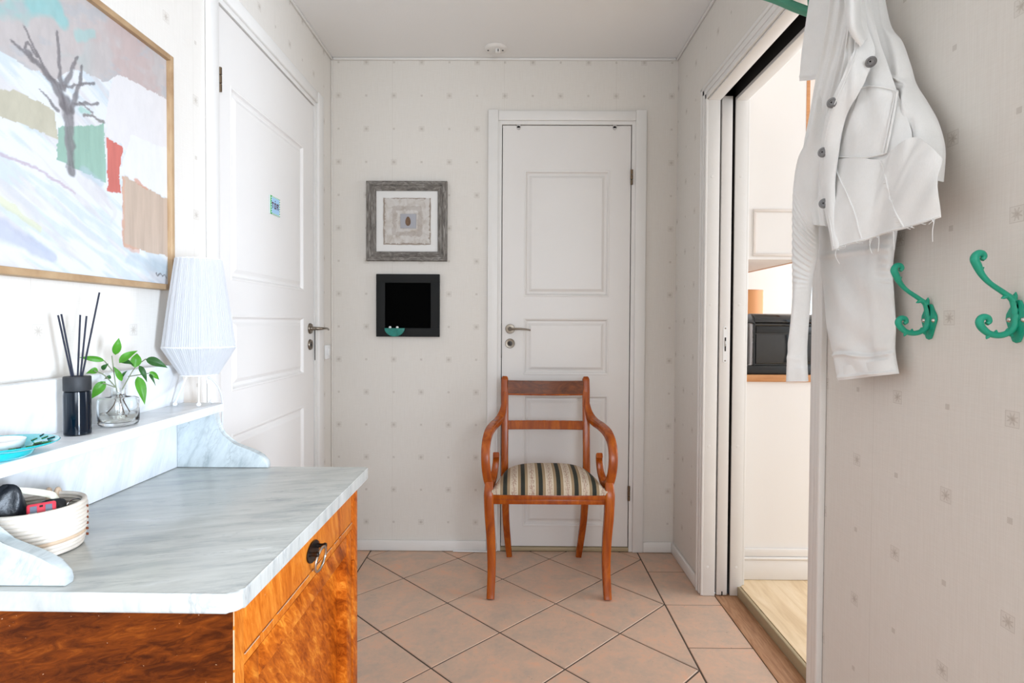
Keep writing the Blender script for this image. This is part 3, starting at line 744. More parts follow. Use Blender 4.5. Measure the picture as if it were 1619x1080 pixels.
# ------------------------------------------------------------------ washstand cabinet
ZT = 0.745                                      # upper face of the marble
WX, WY0, WY1 = -0.395, 0.7965, 1.4265           # front plane, near and far ends of the cabinet
ws = thing('washstand_cabinet', (-0.64, 1.11, 0), 'flame-grained orange brown wooden washstand with drawer and panelled door', 'cabinet')
bm = B()
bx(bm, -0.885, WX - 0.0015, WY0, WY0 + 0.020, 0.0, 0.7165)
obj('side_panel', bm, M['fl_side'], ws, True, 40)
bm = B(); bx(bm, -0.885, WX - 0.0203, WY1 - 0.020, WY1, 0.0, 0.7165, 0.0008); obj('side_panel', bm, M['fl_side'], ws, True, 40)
bm = B(); bx(bm, -0.885, -0.880, WY0 + 0.0205, WY1 - 0.0205, 0.05, 0.716); obj('back_panel', bm, M['fl_dark'], ws)
bm = B(); bx(bm, -0.879, WX - 0.022, WY0 + 0.0205, WY1 - 0.0205, 0.08, 0.10); obj('floor_board', bm, M['fl_dark'], ws)
bm = B(); bx(bm, -0.879, WX - 0.022, WY0 + 0.0205, WY1 - 0.0205, 0.60, 0.612); obj('shelf_board', bm, M['fl_dark'], ws)
# face frame: stiles, rail under the drawer, top rail, plinth
bm = B(); bx(bm, WX - 0.0014, WX, WY0 + 0.0002, 0.8255, 0.0, 0.7165); bx(bm, WX - 0.020, WX - 0.0014, WY0 + 0.0205, 0.8255, 0.0, 0.7165); obj('front_stile', bm, M['fl_drawer'], ws)
rw_ = random.Random(3); bm = B(); zz = 0.02
while zz < 0.70:
    l = min(rw_.uniform(0.01, 0.06), 0.715 - zz); wdt = rw_.uniform(0.0004, 0.0013); bx(bm, WX - wdt, WX + 0.0003, WY0 - 0.0003, WY0 + wdt, zz, zz + l); zz += l + rw_.uniform(0, 0.006)
tag(obj('worn_edge', bm, M['bare'], ws), kind='stuff')
bm = B(); yy = 0.829
while yy < 1.36:
    l = rw_.uniform(0.01, 0.05); wdt = rw_.uniform(0.0003, 0.0010); bx(bm, WX - 0.0012, WX + 0.0002, yy, yy + l, 0.6325 - wdt, 0.6327); yy += l + rw_.uniform(0, 0.02)
tag(obj('worn_edge', bm, M['bare'], ws), kind='stuff')
bm = B(); bx(bm, WX - 0.020, WX, 1.3850, WY1, 0.0, 0.7165, 0.0015); obj('front_stile', bm, M['fl_front'], ws, True, 40)
bm = B(); bx(bm, WX - 0.020, WX - 0.001, 0.8262, 1.3843, 0.6165, 0.6325, 0.0015); obj('drawer_rail', bm, M['fl_drawer'], ws, True, 40)
bm = B(); bx(bm, WX - 0.020, WX, 0.8262, 1.3843, 0.0, 0.085, 0.0015); obj('plinth_rail', bm, M['fl_front'], ws, True, 40)
bm = B(); bx(bm, WX - 0.020, WX - 0.0005, 0.8275, 1.3760, 0.6345, 0.7155, 0.0018)
dw = obj('drawer_front', bm, M['fl_drawer'], ws, True, 40)
# ring pull: oval back plate with two posts and a drop ring
PY, PZ = 1.108, 0.6720
bm = B(); ol = [(WX + 0.0002, PY + 0.033 * math.cos(a), PZ + 0.0200 * math.sin(a)) for a in [2 * math.pi * k / 28 for k in range(28)]]
prism(bm, ol, (0.003, 0, 0), 0.001, 1); obj('pull_plate', bm, M['iron'], dw, True, 40)
for q in (-0.022, 0.022):
    bm = B(); lathe(bm, [(0, 0.003), (0.005, 0.003), (0.004, 0.008), (0.0045, 0.014), (0.006, 0.017), (0.0045, 0.0205), (0, 0.021)], (WX, PY + q, PZ + 0.003), 'x', 14); obj('pull_post', bm, M['iron'], dw, True, 50)
bm = B(); ring = []
for k in range(40):
    a = 2 * math.pi * k / 40; ring.append((WX + 0.016 + 0.003 * math.sin(a), PY + 0.0290 * math.cos(a), PZ - 0.015 + 0.0220 * math.sin(a)))
sweep(bm, ring + [ring[0], ring[1]], 0.0029, 8, cap=False); obj('pull_ring', bm, M['chrome'], dw, True, 60)
# door below: frame with recessed field
wd_ = B()
DY0, DY1, DZ0, DZ1 = 0.8275, 1.3800, 0.0865, 0.6150
dr = None
bx(wd_, WX - 0.031, WX - 0.0015, DY0, DY0 + 0.05, DZ0, DZ1, 0.001); bx(wd_, WX - 0.031, WX - 0.0015, 1.340, DY1, DZ0, DZ1, 0.001)
bx(wd_, WX - 0.031, WX - 0.0015, DY0 + 0.0501, 1.3399, DZ1 - 0.045, DZ1, 0.001); bx(wd_, WX - 0.031, WX - 0.0015, DY0 + 0.0501, 1.3399, DZ0, DZ0 + 0.05, 0.001)
wdoor = obj('cabinet_door', wd_, M['fl_front'], ws, True, 40)
bm = B(); bx(bm, WX - 0.030, WX - 0.0245, DY0 + 0.048, 1.342, DZ0 + 0.048, DZ1 - 0.043); obj('door_field', bm, M['fl_front'], wdoor)
for z in (0.50, 0.18):
    bm = B(); lathe(bm, [(0, 0), (0.004, 0.001), (0.004, 0.04), (0, 0.041)], (WX + 0.001, 1.3825, z), 'z', 12); obj('door_hinge', bm, M['fl_front'], wdoor, True, 40)

# ------------------------------------------------------------------ marble top, splashback, shelf and brackets
mt = thing('marble_washstand_top', (-0.63, 1.12, 0.7168), 'grey veined marble washstand top with splashback, shelf and scrolled brackets', 'marble top')
bm = B()
rc = 0.018
cor = [(-0.898, 0.779), (-0.3795 - rc, 0.779)]
for k in range(1, 7): a = -math.pi / 2 + (math.pi / 2) * k / 6; cor.append((-0.3795 - rc + rc * math.cos(a), 0.779 + rc + rc * math.sin(a)))
for k in range(0, 7): a = (math.pi / 2) * k / 6; cor.append((-0.3795 - 0.006 + 0.006 * math.cos(a), 1.4745 - 0.006 + 0.006 * math.sin(a)))
cor.append((-0.898, 1.4745))
prism(bm, [(x, y, 0.7170) for x, y in cor], (0, 0, ZT - 0.7170), 0.0045, 3)
obj('top_slab', bm, M['marble_top_dim'], mt, True, 35)
bm = B(); ol = [(0.790, ZT + 0.0003), (1.4905, ZT + 0.0003)]
for k in range(9): a = (math.pi / 2) * k / 8; ol.append((1.4905 - 0.045 + 0.045 * math.cos(a), 1.010 - 0.05 + 0.05 * math.sin(a)))
ol += [(0.835, 1.010), (0.79, 0.96)]
prism(bm, [(-0.8885, y, z) for y, z in ol], (0.0205, 0, 0), 0.002, 2); obj('splashback', bm, M['marble_back_lit'], mt, True, 35)
bm = B(); ZS = 0.9085
sh = [(-0.8678, 0.790), (-0.757, 0.790), (-0.757, 1.478), (-0.768, 1.4895), (-0.8678, 1.4895)]
prism(bm, [(x, y, 0.8865) for x, y in sh], (0, 0, ZS - 0.8865), 0.003, 2); obj('marble_shelf', bm, M['marble_back_lit'], mt, True, 35)
brk = [(-0.8676, ZT + 0.0004), (-0.6345, ZT + 0.0004), (-0.6335, 0.752), (-0.636, 0.762), (-0.642, 0.7695), (-0.650, 0.776), (-0.664, 0.784), (-0.680, 0.7915), (-0.700, 0.7985), (-0.7200, 0.8065), (-0.738, 0.816), (-0.752, 0.828), (-0.7615, 0.842), (-0.7665, 0.858), (-0.7680, 0.8862), (-0.8676, 0.8862)]
for yb in (1.4570, 0.795):
    bm = B(); prism(bm, [(x, yb, z) for x, z in brk], (0, 0.020, 0), 0.0035, 2); obj('bracket', bm, M['marble_brk_shade'], mt, True, 35)

# ------------------------------------------------------------------ landscape painting
pt = thing('landscape_painting', (-0.89, 1.0, 1.198), 'framed winter landscape painting with bare tree and coloured houses', 'painting')
PY0, PY1, PZ0, PZ1 = 0.44, 1.4525, 1.199, 1.786
fw = 0.0135
for nm, (a, b, c, d) in dict(l=(PY0, PY0 + fw, PZ0, PZ1), r=(PY1 - fw, PY1, PZ0, PZ1), t=(PY0 + fw, PY1 - fw, PZ1 - fw, PZ1), b=(PY0 + fw, PY1 - fw, PZ0, PZ0 + fw)).items():
    box('frame_strip', -0.8995, -0.8655, a, b, c, d, M['frameoak'], pt, 0.0012)
def canvas():
    Ny, Nz = 420, 240
    y = np.linspace(PY0 + fw, PY1 - fw, Ny); z = np.linspace(PZ0 + fw, PZ1 - fw, Nz)
    Yg, Zg = np.meshgrid(y, z)
    rng = np.random.default_rng(3)
    def noise(sy, sz, ang=0.0):
        out = np.zeros_like(Yg); ca, sa = math.cos(ang), math.sin(ang)
        U = (Yg * ca + Zg * sa) * sy; V = (-Yg * sa + Zg * ca) * sz
        for o in range(4):
            gr = rng.random((64, 64)); u = U * 2 ** o; v = V * 2 ** o
            i = np.floor(u).astype(int) % 64; j = np.floor(v).astype(int) % 64; fu = u - np.floor(u); fv = v - np.floor(v)
            fu = fu * fu * (3 - 2 * fu); fv = fv * fv * (3 - 2 * fv)
            i1 = (i + 1) % 64; j1 = (j + 1) % 64
            out += 0.5 ** (o + 1) * ((gr[i, j] * (1 - fu) + gr[i1, j] * fu) * (1 - fv) + (gr[i, j1] * (1 - fu) + gr[i1, j1] * fu) * fv)
        return out
    wob_y = (noise(60, 60) - 0.47) * 0.012; wob_z = (noise(55, 65) - 0.47) * 0.012
    Yw, Zw = Yg + wob_y, Zg + wob_z
    def inside(poly):
        c = np.zeros(Yg.shape, bool); n = len(poly)
        for k in range(n):
            (y0, z0), (y1, z1) = poly[k], poly[(k + 1) % n]
            if z0 == z1: continue
            cond = ((z0 > Zw) != (z1 > Zw)) & (Yw < (y1 - y0) * (Zw - z0) / (z1 - z0) + y0)
            c ^= cond
        return c
    def stroke(pts, w0, w1):
        d = np.full(Yg.shape, -1.0); n = len(pts) - 1
        for k in range(n):
            (y0, z0), (y1, z1) = pts[k], pts[k + 1]
            L2 = (y1 - y0) ** 2 + (z1 - z0) ** 2
            t = np.clip(((Yw - y0) * (y1 - y0) + (Zw - z0) * (z1 - z0)) / L2, 0, 1)
            dist = np.hypot(Yw - (y0 + t * (y1 - y0)), Zw - (z0 + t * (z1 - z0)))
            w = w0 + (w1 - w0) * ((k + t) / n)
            d = np.maximum(d, 1 - dist / w)
        return np.clip(d * 2.2, 0, 1)
    L = lambda r, g, b: np.array(S(r, g, b)[:3])
    img = np.zeros(Yg.shape + (3,)); img[:] = L(236, 238, 240)
    def put(mask, col, amt=0.10, n=None):
        n = noise(90, 40) if n is None else n
        m = mask.astype(float)[..., None]
        c = L(*col) * (1 + amt * 2 * (n[..., None] - 0.47))
        img[:] = img * (1 - m) + c * m
    # snow foreground: bluish sweeps
    sw = noise(9, 70, -0.42); put(np.clip((sw - 0.45) * 5, 0, 0.6), (202, 216, 225))
    sw = noise(8, 60, -0.5); put(np.clip((sw - 0.51) * 6, 0, 0.5), (220, 212, 212))
    put(stroke([(0.60, 1.36), (0.85, 1.352), (0.973, 1.324), (1.009, 1.31), (1.049, 1.288)], 0.011, 0.008) * 0.55, (222, 222, 170))
    put(stroke([(0.70, 1.30), (0.972, 1.276), (1.03, 1.258), (1.08, 1.24)], 0.03, 0.014) * 0.7, (188, 194, 216))
    put(stroke([(0.60, 1.41), (0.925, 1.403), (0.974, 1.403), (1.045, 1.399), (1.137, 1.375)], 0.004, 0.004) * 0.75, (196, 176, 192))
    put(stroke([(1.05, 1.36), (1.15, 1.31), (1.27, 1.262), (1.36, 1.235)], 0.010, 0.008) * 0.5, (206, 218, 230))
    put(stroke([(1.20, 1.40), (1.25, 1.36), (1.24, 1.33)], 0.012, 0.004) * 0.35, (216, 210, 214))
    put(stroke([(1.30, 1.26), (1.38, 1.255), (1.45, 1.245)], 0.02, 0.02) * 0.6, (196, 210, 218))
    sky = [(0.40, 1.56), (0.844, 1.574), (0.976, 1.580), (1.013, 1.574), (1.059, 1.577), (1.093, 1.572), (1.116, 1.602), (1.147, 1.623), (1.183, 1.626), (1.222, 1.628), (1.247, 1.65), (1.272, 1.664), (1.322, 1.666), (1.467, 1.679), (1.467, 1.80), (0.40, 1.80)]
    ms = inside(sky); put(ms, (204, 196, 194), 0.10)
    n1 = noise(13, 16, 0.5); put(ms * np.clip((n1 - 0.50) * 8, 0, 0.8) * np.clip((1.20 - Yg) * 8, 0, 1), (166, 202, 200))
    n2 = noise(12, 18, 0.2); put(ms * np.clip((n2 - 0.50) * 7, 0, 0.7) * np.clip((Yg - 1.10) * 6, 0, 1), (204, 180, 176))
    n3 = noise(16, 40, 0.3); put(ms * np.clip((n3 - 0.53) * 7, 0, 0.6), (190, 192, 196))
    put(ms * stroke([(1.04, 1.70), (1.09, 1.715), (1.11, 1.70)], 0.03, 0.02) * 0.8, (150, 206, 206))
    put(ms * stroke([(1.15, 1.69), (1.19, 1.715)], 0.016, 0.012) * 0.7, (168, 208, 206))
    put(inside([(1.247, 1.65), (1.272, 1.664), (1.467, 1.679), (1.464, 1.432), (1.338, 1.455), (1.275, 1.513), (1.226, 1.515), (1.229, 1.577)]), (238, 234, 234), 0.04)
    put(inside([(0.60, 1.49), (0.904, 1.502), (0.978, 1.515), (1.024, 1.524), (1.089, 1.519), (1.095, 1.468), (1.058, 1.468), (0.985, 1.469), (0.904, 1.455), (0.60, 1.44)]), (202, 196, 176), 0.12)
    put(inside([(1.096, 1.491), (1.221, 1.539), (1.222, 1.411), (1.177, 1.42), (1.093, 1.426)]), (160, 194, 178), 0.14, noise(120, 12))
    put(stroke([(1.16, 1.535), (1.19, 1.545), (1.221, 1.541)], 0.004, 0.004) * 0.8, (120, 112, 108))
    put(stroke([(1.155, 1.545), (1.18, 1.548)], 0.010, 0.004) * 0.8, (168, 208, 198))
    put(stroke([(1.16, 1.425), (1.21, 1.41)], 0.012, 0.01) * 0.5, (186, 204, 216))
    put(inside([(1.226, 1.512), (1.279, 1.509), (1.265, 1.448), (1.271, 1.403), (1.227, 1.401)]), (214, 120, 110), 0.16, noise(100, 14))
    put(inside([(1.302, 1.543), (1.465, 1.555), (1.464, 1.428), (1.319, 1.442), (1.268, 1.448)]), (242, 241, 241), 0.04)
    put(inside([(1.274, 1.444), (1.319, 1.441), (1.464, 1.425), (1.462, 1.284), (1.276, 1.286)]), (206, 184, 166), 0.16, noise(110, 10))
    put(stroke([(1.278, 1.44), (1.276, 1.35), (1.278, 1.29), (1.33, 1.282)], 0.004, 0.006) * 0.6, (222, 170, 146))
    put(stroke([(1.32, 1.445), (1.36, 1.435)], 0.006, 0.004) * 0.7, (218, 150, 120))
    tree = (126, 121, 124)
    for pts, w0, w1 in (([(1.130, 1.413), (1.126, 1.454), (1.123, 1.511), (1.119, 1.545)], 0.0085, 0.012), ([(1.118, 1.53), (1.083, 1.573), (1.047, 1.592), (0.997, 1.604)], 0.008, 0.0025),
            ([(1.115, 1.534), (1.099, 1.569), (1.071, 1.582), (1.022, 1.642)], 0.007, 0.002), ([(1.04, 1.60), (1.024, 1.605), (1.03, 1.618), (1.05, 1.60)], 0.003, 0.002), ([(1.109, 1.568), (1.1, 1.605), (1.099, 1.671)], 0.006, 0.003),
            ([(1.114, 1.575), (1.133, 1.614), (1.148, 1.647)], 0.005, 0.002), ([(1.13, 1.534), (1.147, 1.578), (1.158, 1.633)], 0.006, 0.003), ([(1.139, 1.551), (1.206, 1.576)], 0.003, 0.002),
            ([(1.114, 1.573), (1.191, 1.615)], 0.003, 0.002), ([(1.099, 1.523), (1.053, 1.545)], 0.004, 0.0015), ([(1.15, 1.56), (1.19, 1.55)], 0.002, 0.0015)):
        put(stroke(pts, w0 * 1.35, w1 * 1.5) * 0.85, tree, 0.45, noise(220, 45, 0.3))
    put(stroke([(1.118, 1.42), (1.117, 1.47), (1.112, 1.51)], 0.004, 0.003) * 0.6, (150, 146, 150))
    put(stroke([(1.392, 1.238), (1.400, 1.233), (1.408, 1.240), (1.416, 1.232), (1.424, 1.237), (1.434, 1.231)], 0.0018, 0.0018) * 0.9, (110, 104, 104))
    me = bpy.data.meshes.new('canvas')
    X = np.full(Yg.shape, -0.8765)
    co = np.stack([X, Yg, Zg], -1).reshape(-1, 3) - np.array(ORG[pt.name])
    idx = np.arange(Ny * Nz).reshape(Nz, Ny)
    f = np.stack([idx[:-1, :-1], idx[:-1, 1:], idx[1:, 1:], idx[1:, :-1]], -1).reshape(-1, 4)
    me.from_pydata(co.tolist(), [], f.tolist())
    ca = me.color_attributes.new('paint', 'FLOAT_COLOR', 'POINT')
    cc = np.ones((Ny * Nz, 4)); cc[:, :3] = np.clip(img * 0.80, 0, 1).reshape(-1, 3)
    ca.data.foreach_set('color', cc.ravel())
    me.materials.append(attr_mat('oil_paint', 0.55))
    o = bpy.data.objects.new('canvas', me); link(o, pt); ORG[o.name] = ORG[pt.name]
    box('canvas_backing', -0.8990, -0.8775, PY0 + fw, PY1 - fw, PZ0 + fw, PZ1 - fw, M['cream'], pt)
canvas()

# ------------------------------------------------------------------ pleated table lamp
LC = (-0.796, 1.436)
tl = thing('table_lamp', (LC[0], LC[1], ZS), 'white pleated table lamp on thin wire legs on the marble shelf', 'lamp')
def shade():
    bm = B(); seg = 192
    prof = [(0.0415, 0.985), (0.083, 1.0545), (0.0815, 1.060), (0.068, 1.165), (0.052, 1.277)]
    rings = []
    for i, (r, z) in enumerate(prof):
        ring = []
        for k in range(seg):
            a = 2 * math.pi * k / seg
            pl = (0.0005 if k % 2 else -0.0005) * (r / 0.06) + 0.0009 * math.sin(a * 23)
            ring.append(bm.verts.new((LC[0] + (r + pl) * math.cos(a), LC[1] + (r + pl) * math.sin(a), z)))
        rings.append(ring)
    for A, Q in zip(rings[:-1], rings[1:]):
        for k in range(seg): j = (k + 1) % seg; bm.faces.new((A[k], A[j], Q[j], Q[k]))
    bmesh.ops.solidify(bm, geom=bm.faces[:], thickness=0.0004)
    return bm
def _shade_mat():
    m, nt, bs = new_mat('pleated_fabric')
    bs.inputs['Base Color'].default_value = S(243, 243, 245); bs.inputs['Roughness'].default_value = 0.8
    tr = nt.nodes.new('ShaderNodeBsdfTranslucent'); tr.inputs[0].default_value = S(246, 246, 247)
    mx = nt.nodes.new('ShaderNodeMixShader'); mx.inputs[0].default_value = 0.42
    nt.links.new(bs.outputs[0], mx.inputs[1]); nt.links.new(tr.outputs[0], mx.inputs[2]); nt.links.new(mx.outputs[0], nt.nodes['Material Output'].inputs[0])
    return m
sh_o = obj('lamp_shade', shade(), _shade_mat(), tl)
for r, z in ((0.0425, 0.9865), (0.0822, 1.057), (0.0515, 1.2755)):
    bm = B(); sweep(bm, [(LC[0] + r * math.cos(a), LC[1] + r * math.sin(a), z) for a in [2 * math.pi * k / 48 for k in range(50)]], 0.0016, 6, cap=False); obj('shade_ring', bm, M['white'], sh_o, True, 60)
bm = B(); lathe(bm, [(0, 0.0), (0.017, 0.0), (0.017, 0.05), (0, 0.05)], (LC[0], LC[1], 1.01), 'z', 20); obj('lamp_holder', bm, M['white'], tl, True, 40)
bm = B(); lathe(bm, [(0, 0.0), (0.012, 0.0), (0.014, 0.02), (0.026, 0.05), (0.026, 0.065), (0.016, 0.085), (0, 0.09)], (LC[0], LC[1], 1.06), 'z', 20); obj('light_bulb', bm, M['whitegloss'], tl, True, 60)
for fx, fy in ((-0.848, 1.418), (-0.788, 1.4170), (-0.786, 1.4760)):
    bm = B(); tx, ty = LC[0] + (fx - LC[0]) * 0.25, LC[1] + (fy - LC[1]) * 0.25
    sweep(bm, [(tx, ty, 1.02), (fx, fy, ZS + 0.006)], 0.0019, 8); obj('wire_leg', bm, M['white'], tl, True, 60)
    bm = B(); lathe(bm, [(0, 0.0), (0.0035, 0.0008), (0.0055, 0.0035), (0.0055, 0.006), (0.0035, 0.0092), (0, 0.010)], (fx, fy, ZS + 0.0003), 'z', 14); obj('foot', bm, M['white'], tl, True, 60)
bm = B(); sweep(bm, catmull([(LC[0] + 0.004, LC[1] + 0.01, 1.01), (-0.800, 1.465, 0.985), (-0.782, 1.483, 0.962), (-0.770, 1.4935, 0.925), (-0.769, 1.4945, 0.86), (-0.775, 1.4980, 0.72), (-0.80, 1.52, 0.40), (-0.84, 1.56, 0.02)], 6), 0.0022, 8); obj('cord', bm, simple('grey_cord', S(206, 208, 212), 0.5), tl, True, 60)

# ------------------------------------------------------------------ reed diffuser
DX, DYc = -0.815, 1.058
rd = thing('reed_diffuser', (DX, DYc, ZS), 'midnight blue glass reed diffuser with black cap and five reeds', 'diffuser')
bm = B(); lathe(bm, [(0, 0.0004), (0.0195, 0.0004), (0.0215, 0.002), (0.0217, 0.074), (0.0210, 0.0805), (0.014, 0.0815), (0, 0.0815)], (DX, DYc, ZS), 'z', 40); obj('bottle', bm, M['bottle'], rd, True, 40)
bm = B(); lathe(bm, [(0, 0.0820), (0.0210, 0.0820), (0.0218, 0.0835), (0.0218, 0.107), (0.0210, 0.1088), (0.010, 0.1090), (0.009, 0.104), (0, 0.104)], (DX, DYc, ZS), 'z', 40); obj('cap', bm, M['cap'], rd, True, 40)
vd = Vector((0.80, 0.60, 0))          # across the line of sight
vb = Vector((-0.6, 0.8, 0))
for s0, s1, dz, dd in ((-0.006, -0.027, 0.222, 0.004), (-0.003, -0.022, 0.224, -0.006), (0.000, 0.0055, 0.223, 0.008), (0.004, 0.0150, 0.221, -0.004), (0.005, 0.0350, 0.266, 0.010)):
    base = Vector((DX, DYc, ZS + 0.088)) + vd * (s0 * 0.8); tip = Vector((DX, DYc, ZS + dz)) + vd * s1 + vb * dd
    bm = B(); sweep(bm, [base, tip], 0.00155, 8); obj('reed', bm, M['reed'], rd, True, 60)

# ------------------------------------------------------------------ glass vase and cuttings
VX, VY = -0.808, 1.158
gv = thing('glass_vase', (VX, VY, ZS), 'clear squat glass bottle vase half filled with water', 'vase')
bm = B()
out = [(0, 0.0004), (0.030, 0.0004), (0.0345, 0.003), (0.0365, 0.010), (0.0365, 0.050), (0.0350, 0.0545), (0.030, 0.0570), (0.0145, 0.0590), (0.0125, 0.062), (0.0125, 0.072), (0.0135, 0.0745)]
inn = [(0.0112, 0.0745), (0.0105, 0.062), (0.0125, 0.0565), (0.030, 0.0545), (0.0330, 0.050), (0.0340, 0.014), (0.030, 0.0085), (0, 0.0075)]
lathe(bm, out + inn, (VX, VY, ZS), 'z', 48); obj('glass_body', bm, M['glass'], gv, True, 50)
bm = B(); lathe(bm, [(0, 0.0080), (0.0298, 0.0090), (0.0336, 0.0145), (0.0334, 0.0240), (0, 0.0240)], (VX, VY, ZS), 'z', 40); obj('water', bm, M['water'], gv, True, 40)
pc = thing('plant_cutting', (VX, VY, ZS + 0.02), 'leafy green plant cutting standing in the clear glass vase', 'plant')
def pp(y, z, d=0.0):      # (y,z) as read on a plane through the vase, turned to face across the shelf
    # y offsets are spread along the line across the view
    dy = y - 1.166
    v = Vector((VX, VY, z)) + vd * (dy * 0.60) + vb * d
    v.z += 0.010 * 0 + (dy * 0.0)
    v.x = max(v.x, -0.862 if z < 1.012 else -0.893)
    return v
stems = [[(1.166, 0.968, 0), (1.158, 0.994, 0.0), (1.149, 1.050, 0.004)], [(1.176, 0.980, 0), (1.214, 1.023, 0.010), (1.247, 1.041, 0.014)], [(1.160, 0.985, 0), (1.127, 1.012, -0.008), (1.100, 1.022, -0.012)],
         [(1.194, 1.006, 0.006), (1.254, 1.012, -0.006)], [(1.160, 0.985, 0), (1.123, 0.997, -0.012)], [(1.150, 1.02, 0), (1.128, 1.04, 0.006)],
         [(1.166, 0.972, 0), (1.148, 0.945, 0.006), (1.126, 0.928, 0.010)], [(1.168, 0.970, 0), (1.180, 0.935, -0.006), (1.184, 0.926, -0.01)], [(1.172, 0.972, 0), (1.190, 0.945, 0.004), (1.200, 0.930, 0.010)]]
for i, st in enumerate(stems):
    bm = B(); sweep(bm, catmull([pp(*p) for p in st], 4), 0.0011, 6); obj('stem', bm, M['stem'] if i < 6 else M['root'], pc, True, 60)
def leaf(a, b, w, mat, tilt=0.0, droop=0.008):
    a, b = Vector(a), Vector(b); ax = b - a; L = ax.length; t = ax.normalized()
    n = Vector((0.62, -0.74, 0.25 + tilt)); n = (n - t * n.dot(t)).normalized(); sd = t.cross(n)
    bm = B(); N = 10; K = 3
    rows = []
    for i in range(N + 1):
        s = i / N; ww = w * (math.sin(math.pi * s ** 0.75) ** 0.9) * (1 - 0.25 * s) if 0 < s < 1 else 0.0003
        c = a + ax * s - Vector((0, 0, 1)) * droop * (s ** 2) + n * (0.006 * math.sin(math.pi * s))
        rows.append([bm.verts.new(c + sd * (ww * k / K) + n * (-0.25 * ww * (1 - abs(k) / K) )) for k in range(-K, K + 1)])
    for r0, r1 in zip(rows[:-1], rows[1:]):
        for k in range(2 * K): bm.faces.new((r0[k], r0[k+1], r1[k+1], r1[k]))
    bmesh.ops.solidify(bm, geom=bm.faces[:], thickness=0.0005)
    return obj('leaf', bm, mat, pc, True, 70)
LV = [((1.158, 1.052), (1.168, 1.094), .0085, 0), ((1.169, 1.035), (1.222, 1.067), .0085, 0), ((1.214, 1.024), (1.221, 1.061), .0110, 0), ((1.245, 1.041), (1.309, 1.030), .0100, 1), ((1.128, 1.040), (1.062, 1.056), .0065, 0),
      ((1.123, 1.022), (1.139, 1.043), .005, 1), ((1.111, 1.019), (1.078, 1.024), .0075, 0), ((1.130, 0.998), (1.092, 0.972), .0105, 0), ((1.176, 0.998), (1.154, 1.036), .006, 0), ((1.171, 1.037), (1.214, 1.035), .0065, 1),
      ((1.221, 1.006), (1.240, 0.956), .0105, 0), ((1.226, 1.028), (1.248, 1.001), .006, 1), ((1.256, 1.014), (1.286, 1.004), .006, 0), ((1.176, 1.005), (1.192, 1.027), .0028, 1), ((1.146, 1.004), (1.126, 1.010), .005, 1), ((1.254, 1.010), (1.272, 0.994), .003, 1)]
for i, (a, b, w, k) in enumerate(LV):
    d0 = ((i * 7) % 5 - 2) * 0.006
    leaf(pp(a[0], a[1], d0 * 0.4), pp(b[0], b[1], d0), w, M['leaf2'] if k else M['leaf'], tilt=((i * 3) % 4 - 1.5) * 0.25)

# ------------------------------------------------------------------ turquoise plate with a white dish
TX, TY = -0.800, 0.868
tp = thing('turquoise_plate', (TX, TY, ZS), 'turquoise glass dish with patterned rim at the shelf end', 'plate')
bm = B(); lathe(bm, [(0, 0.0005), (0.034, 0.0005), (0.042, 0.006), (0.045, 0.0130), (0.074, 0.0215), (0.0752, 0.0228), (0.074, 0.0240), (0.045, 0.0190), (0.036, 0.010), (0, 0.008)], (TX + 0.009, TY, ZS), 'z', 48)
obj('dish', bm, M['teal'], tp, True, 40)
for k in range(26):
    a = 2 * math.pi * k / 26 + 0.1 * math.sin(k * 5); r = 0.058 + 0.010 * math.sin(k * 2.3)
    zz = ZS + 0.0190 + (r - 0.045) * (0.0050 / 0.029) + 0.0004
    bm = B(); sweep(bm, [(TX + 0.009 + (r - 0.005) * math.cos(a), TY + (r - 0.005) * math.sin(a), zz - 0.0004), (TX + 0.009 + (r + 0.005) * math.cos(a + 0.08), TY + (r + 0.005) * math.sin(a + 0.08), zz + 0.0009)], 0.0011, 6); obj('rim_mark', bm, M['leaf2'] if k % 3 else M['iron'], tp, True, 60)
wdsh = B(); lathe(wdsh, [(0, 0.0088), (0.026, 0.0105), (0.033, 0.0170), (0.036, 0.0290), (0.0345, 0.0290), (0.031, 0.020), (0.020, 0.0150), (0, 0.0145)], (TX + 0.009, TY - 0.004, ZS), 'z', 36)
tag(obj('white_dish', wdsh, M['whitegloss'], None, True, 40), 'small white dish lying on the turquoise plate', 'dish')

# ------------------------------------------------------------------ bamboo basket and what is in it
BX, BY, BR = -0.788, 0.926, 0.068
bk = thing('bamboo_basket', (BX, BY, ZT), 'round coiled bamboo basket on the marble top', 'basket')
nC = 12; hC = 0.0062
for i in range(nC):
    z = ZT + 0.005 + i * 0.0062; r = BR - 0.004 + 0.006 * math.sin(i / nC * 2.6)
    bm = B()
    sweep(bm, [(BX + r * math.cos(a), BY + r * math.sin(a), z) for a in [2 * math.pi * k / 56 for k in range(58)]], 0.0038, 8, cap=False)
    obj('coil', bm, M['wicker_b'] if i in (3,) else M['wicker_a'], bk, True, 60)
bm = B(); lathe(bm, [(0, 0.0006), (BR - 0.006, 0.0006), (BR - 0.006, 0.004), (0, 0.004)], (BX, BY, ZT), 'z', 40); obj('basket_base', bm, M['wicker_a'], bk, True, 40)
for i in range(6):
    a = 0.42; r = BR + 0.0045
    bm = B(); zz = ZT + 0.014 + i * 0.0095; bx(bm, BX + r * math.cos(a) - 0.0012, BX + r * math.cos(a) + 0.0022, BY + r * math.sin(a) - 0.0008, BY + r * math.sin(a) + 0.0008, zz, zz + 0.004); obj('stitch', bm, M['fl_dark'], bk)
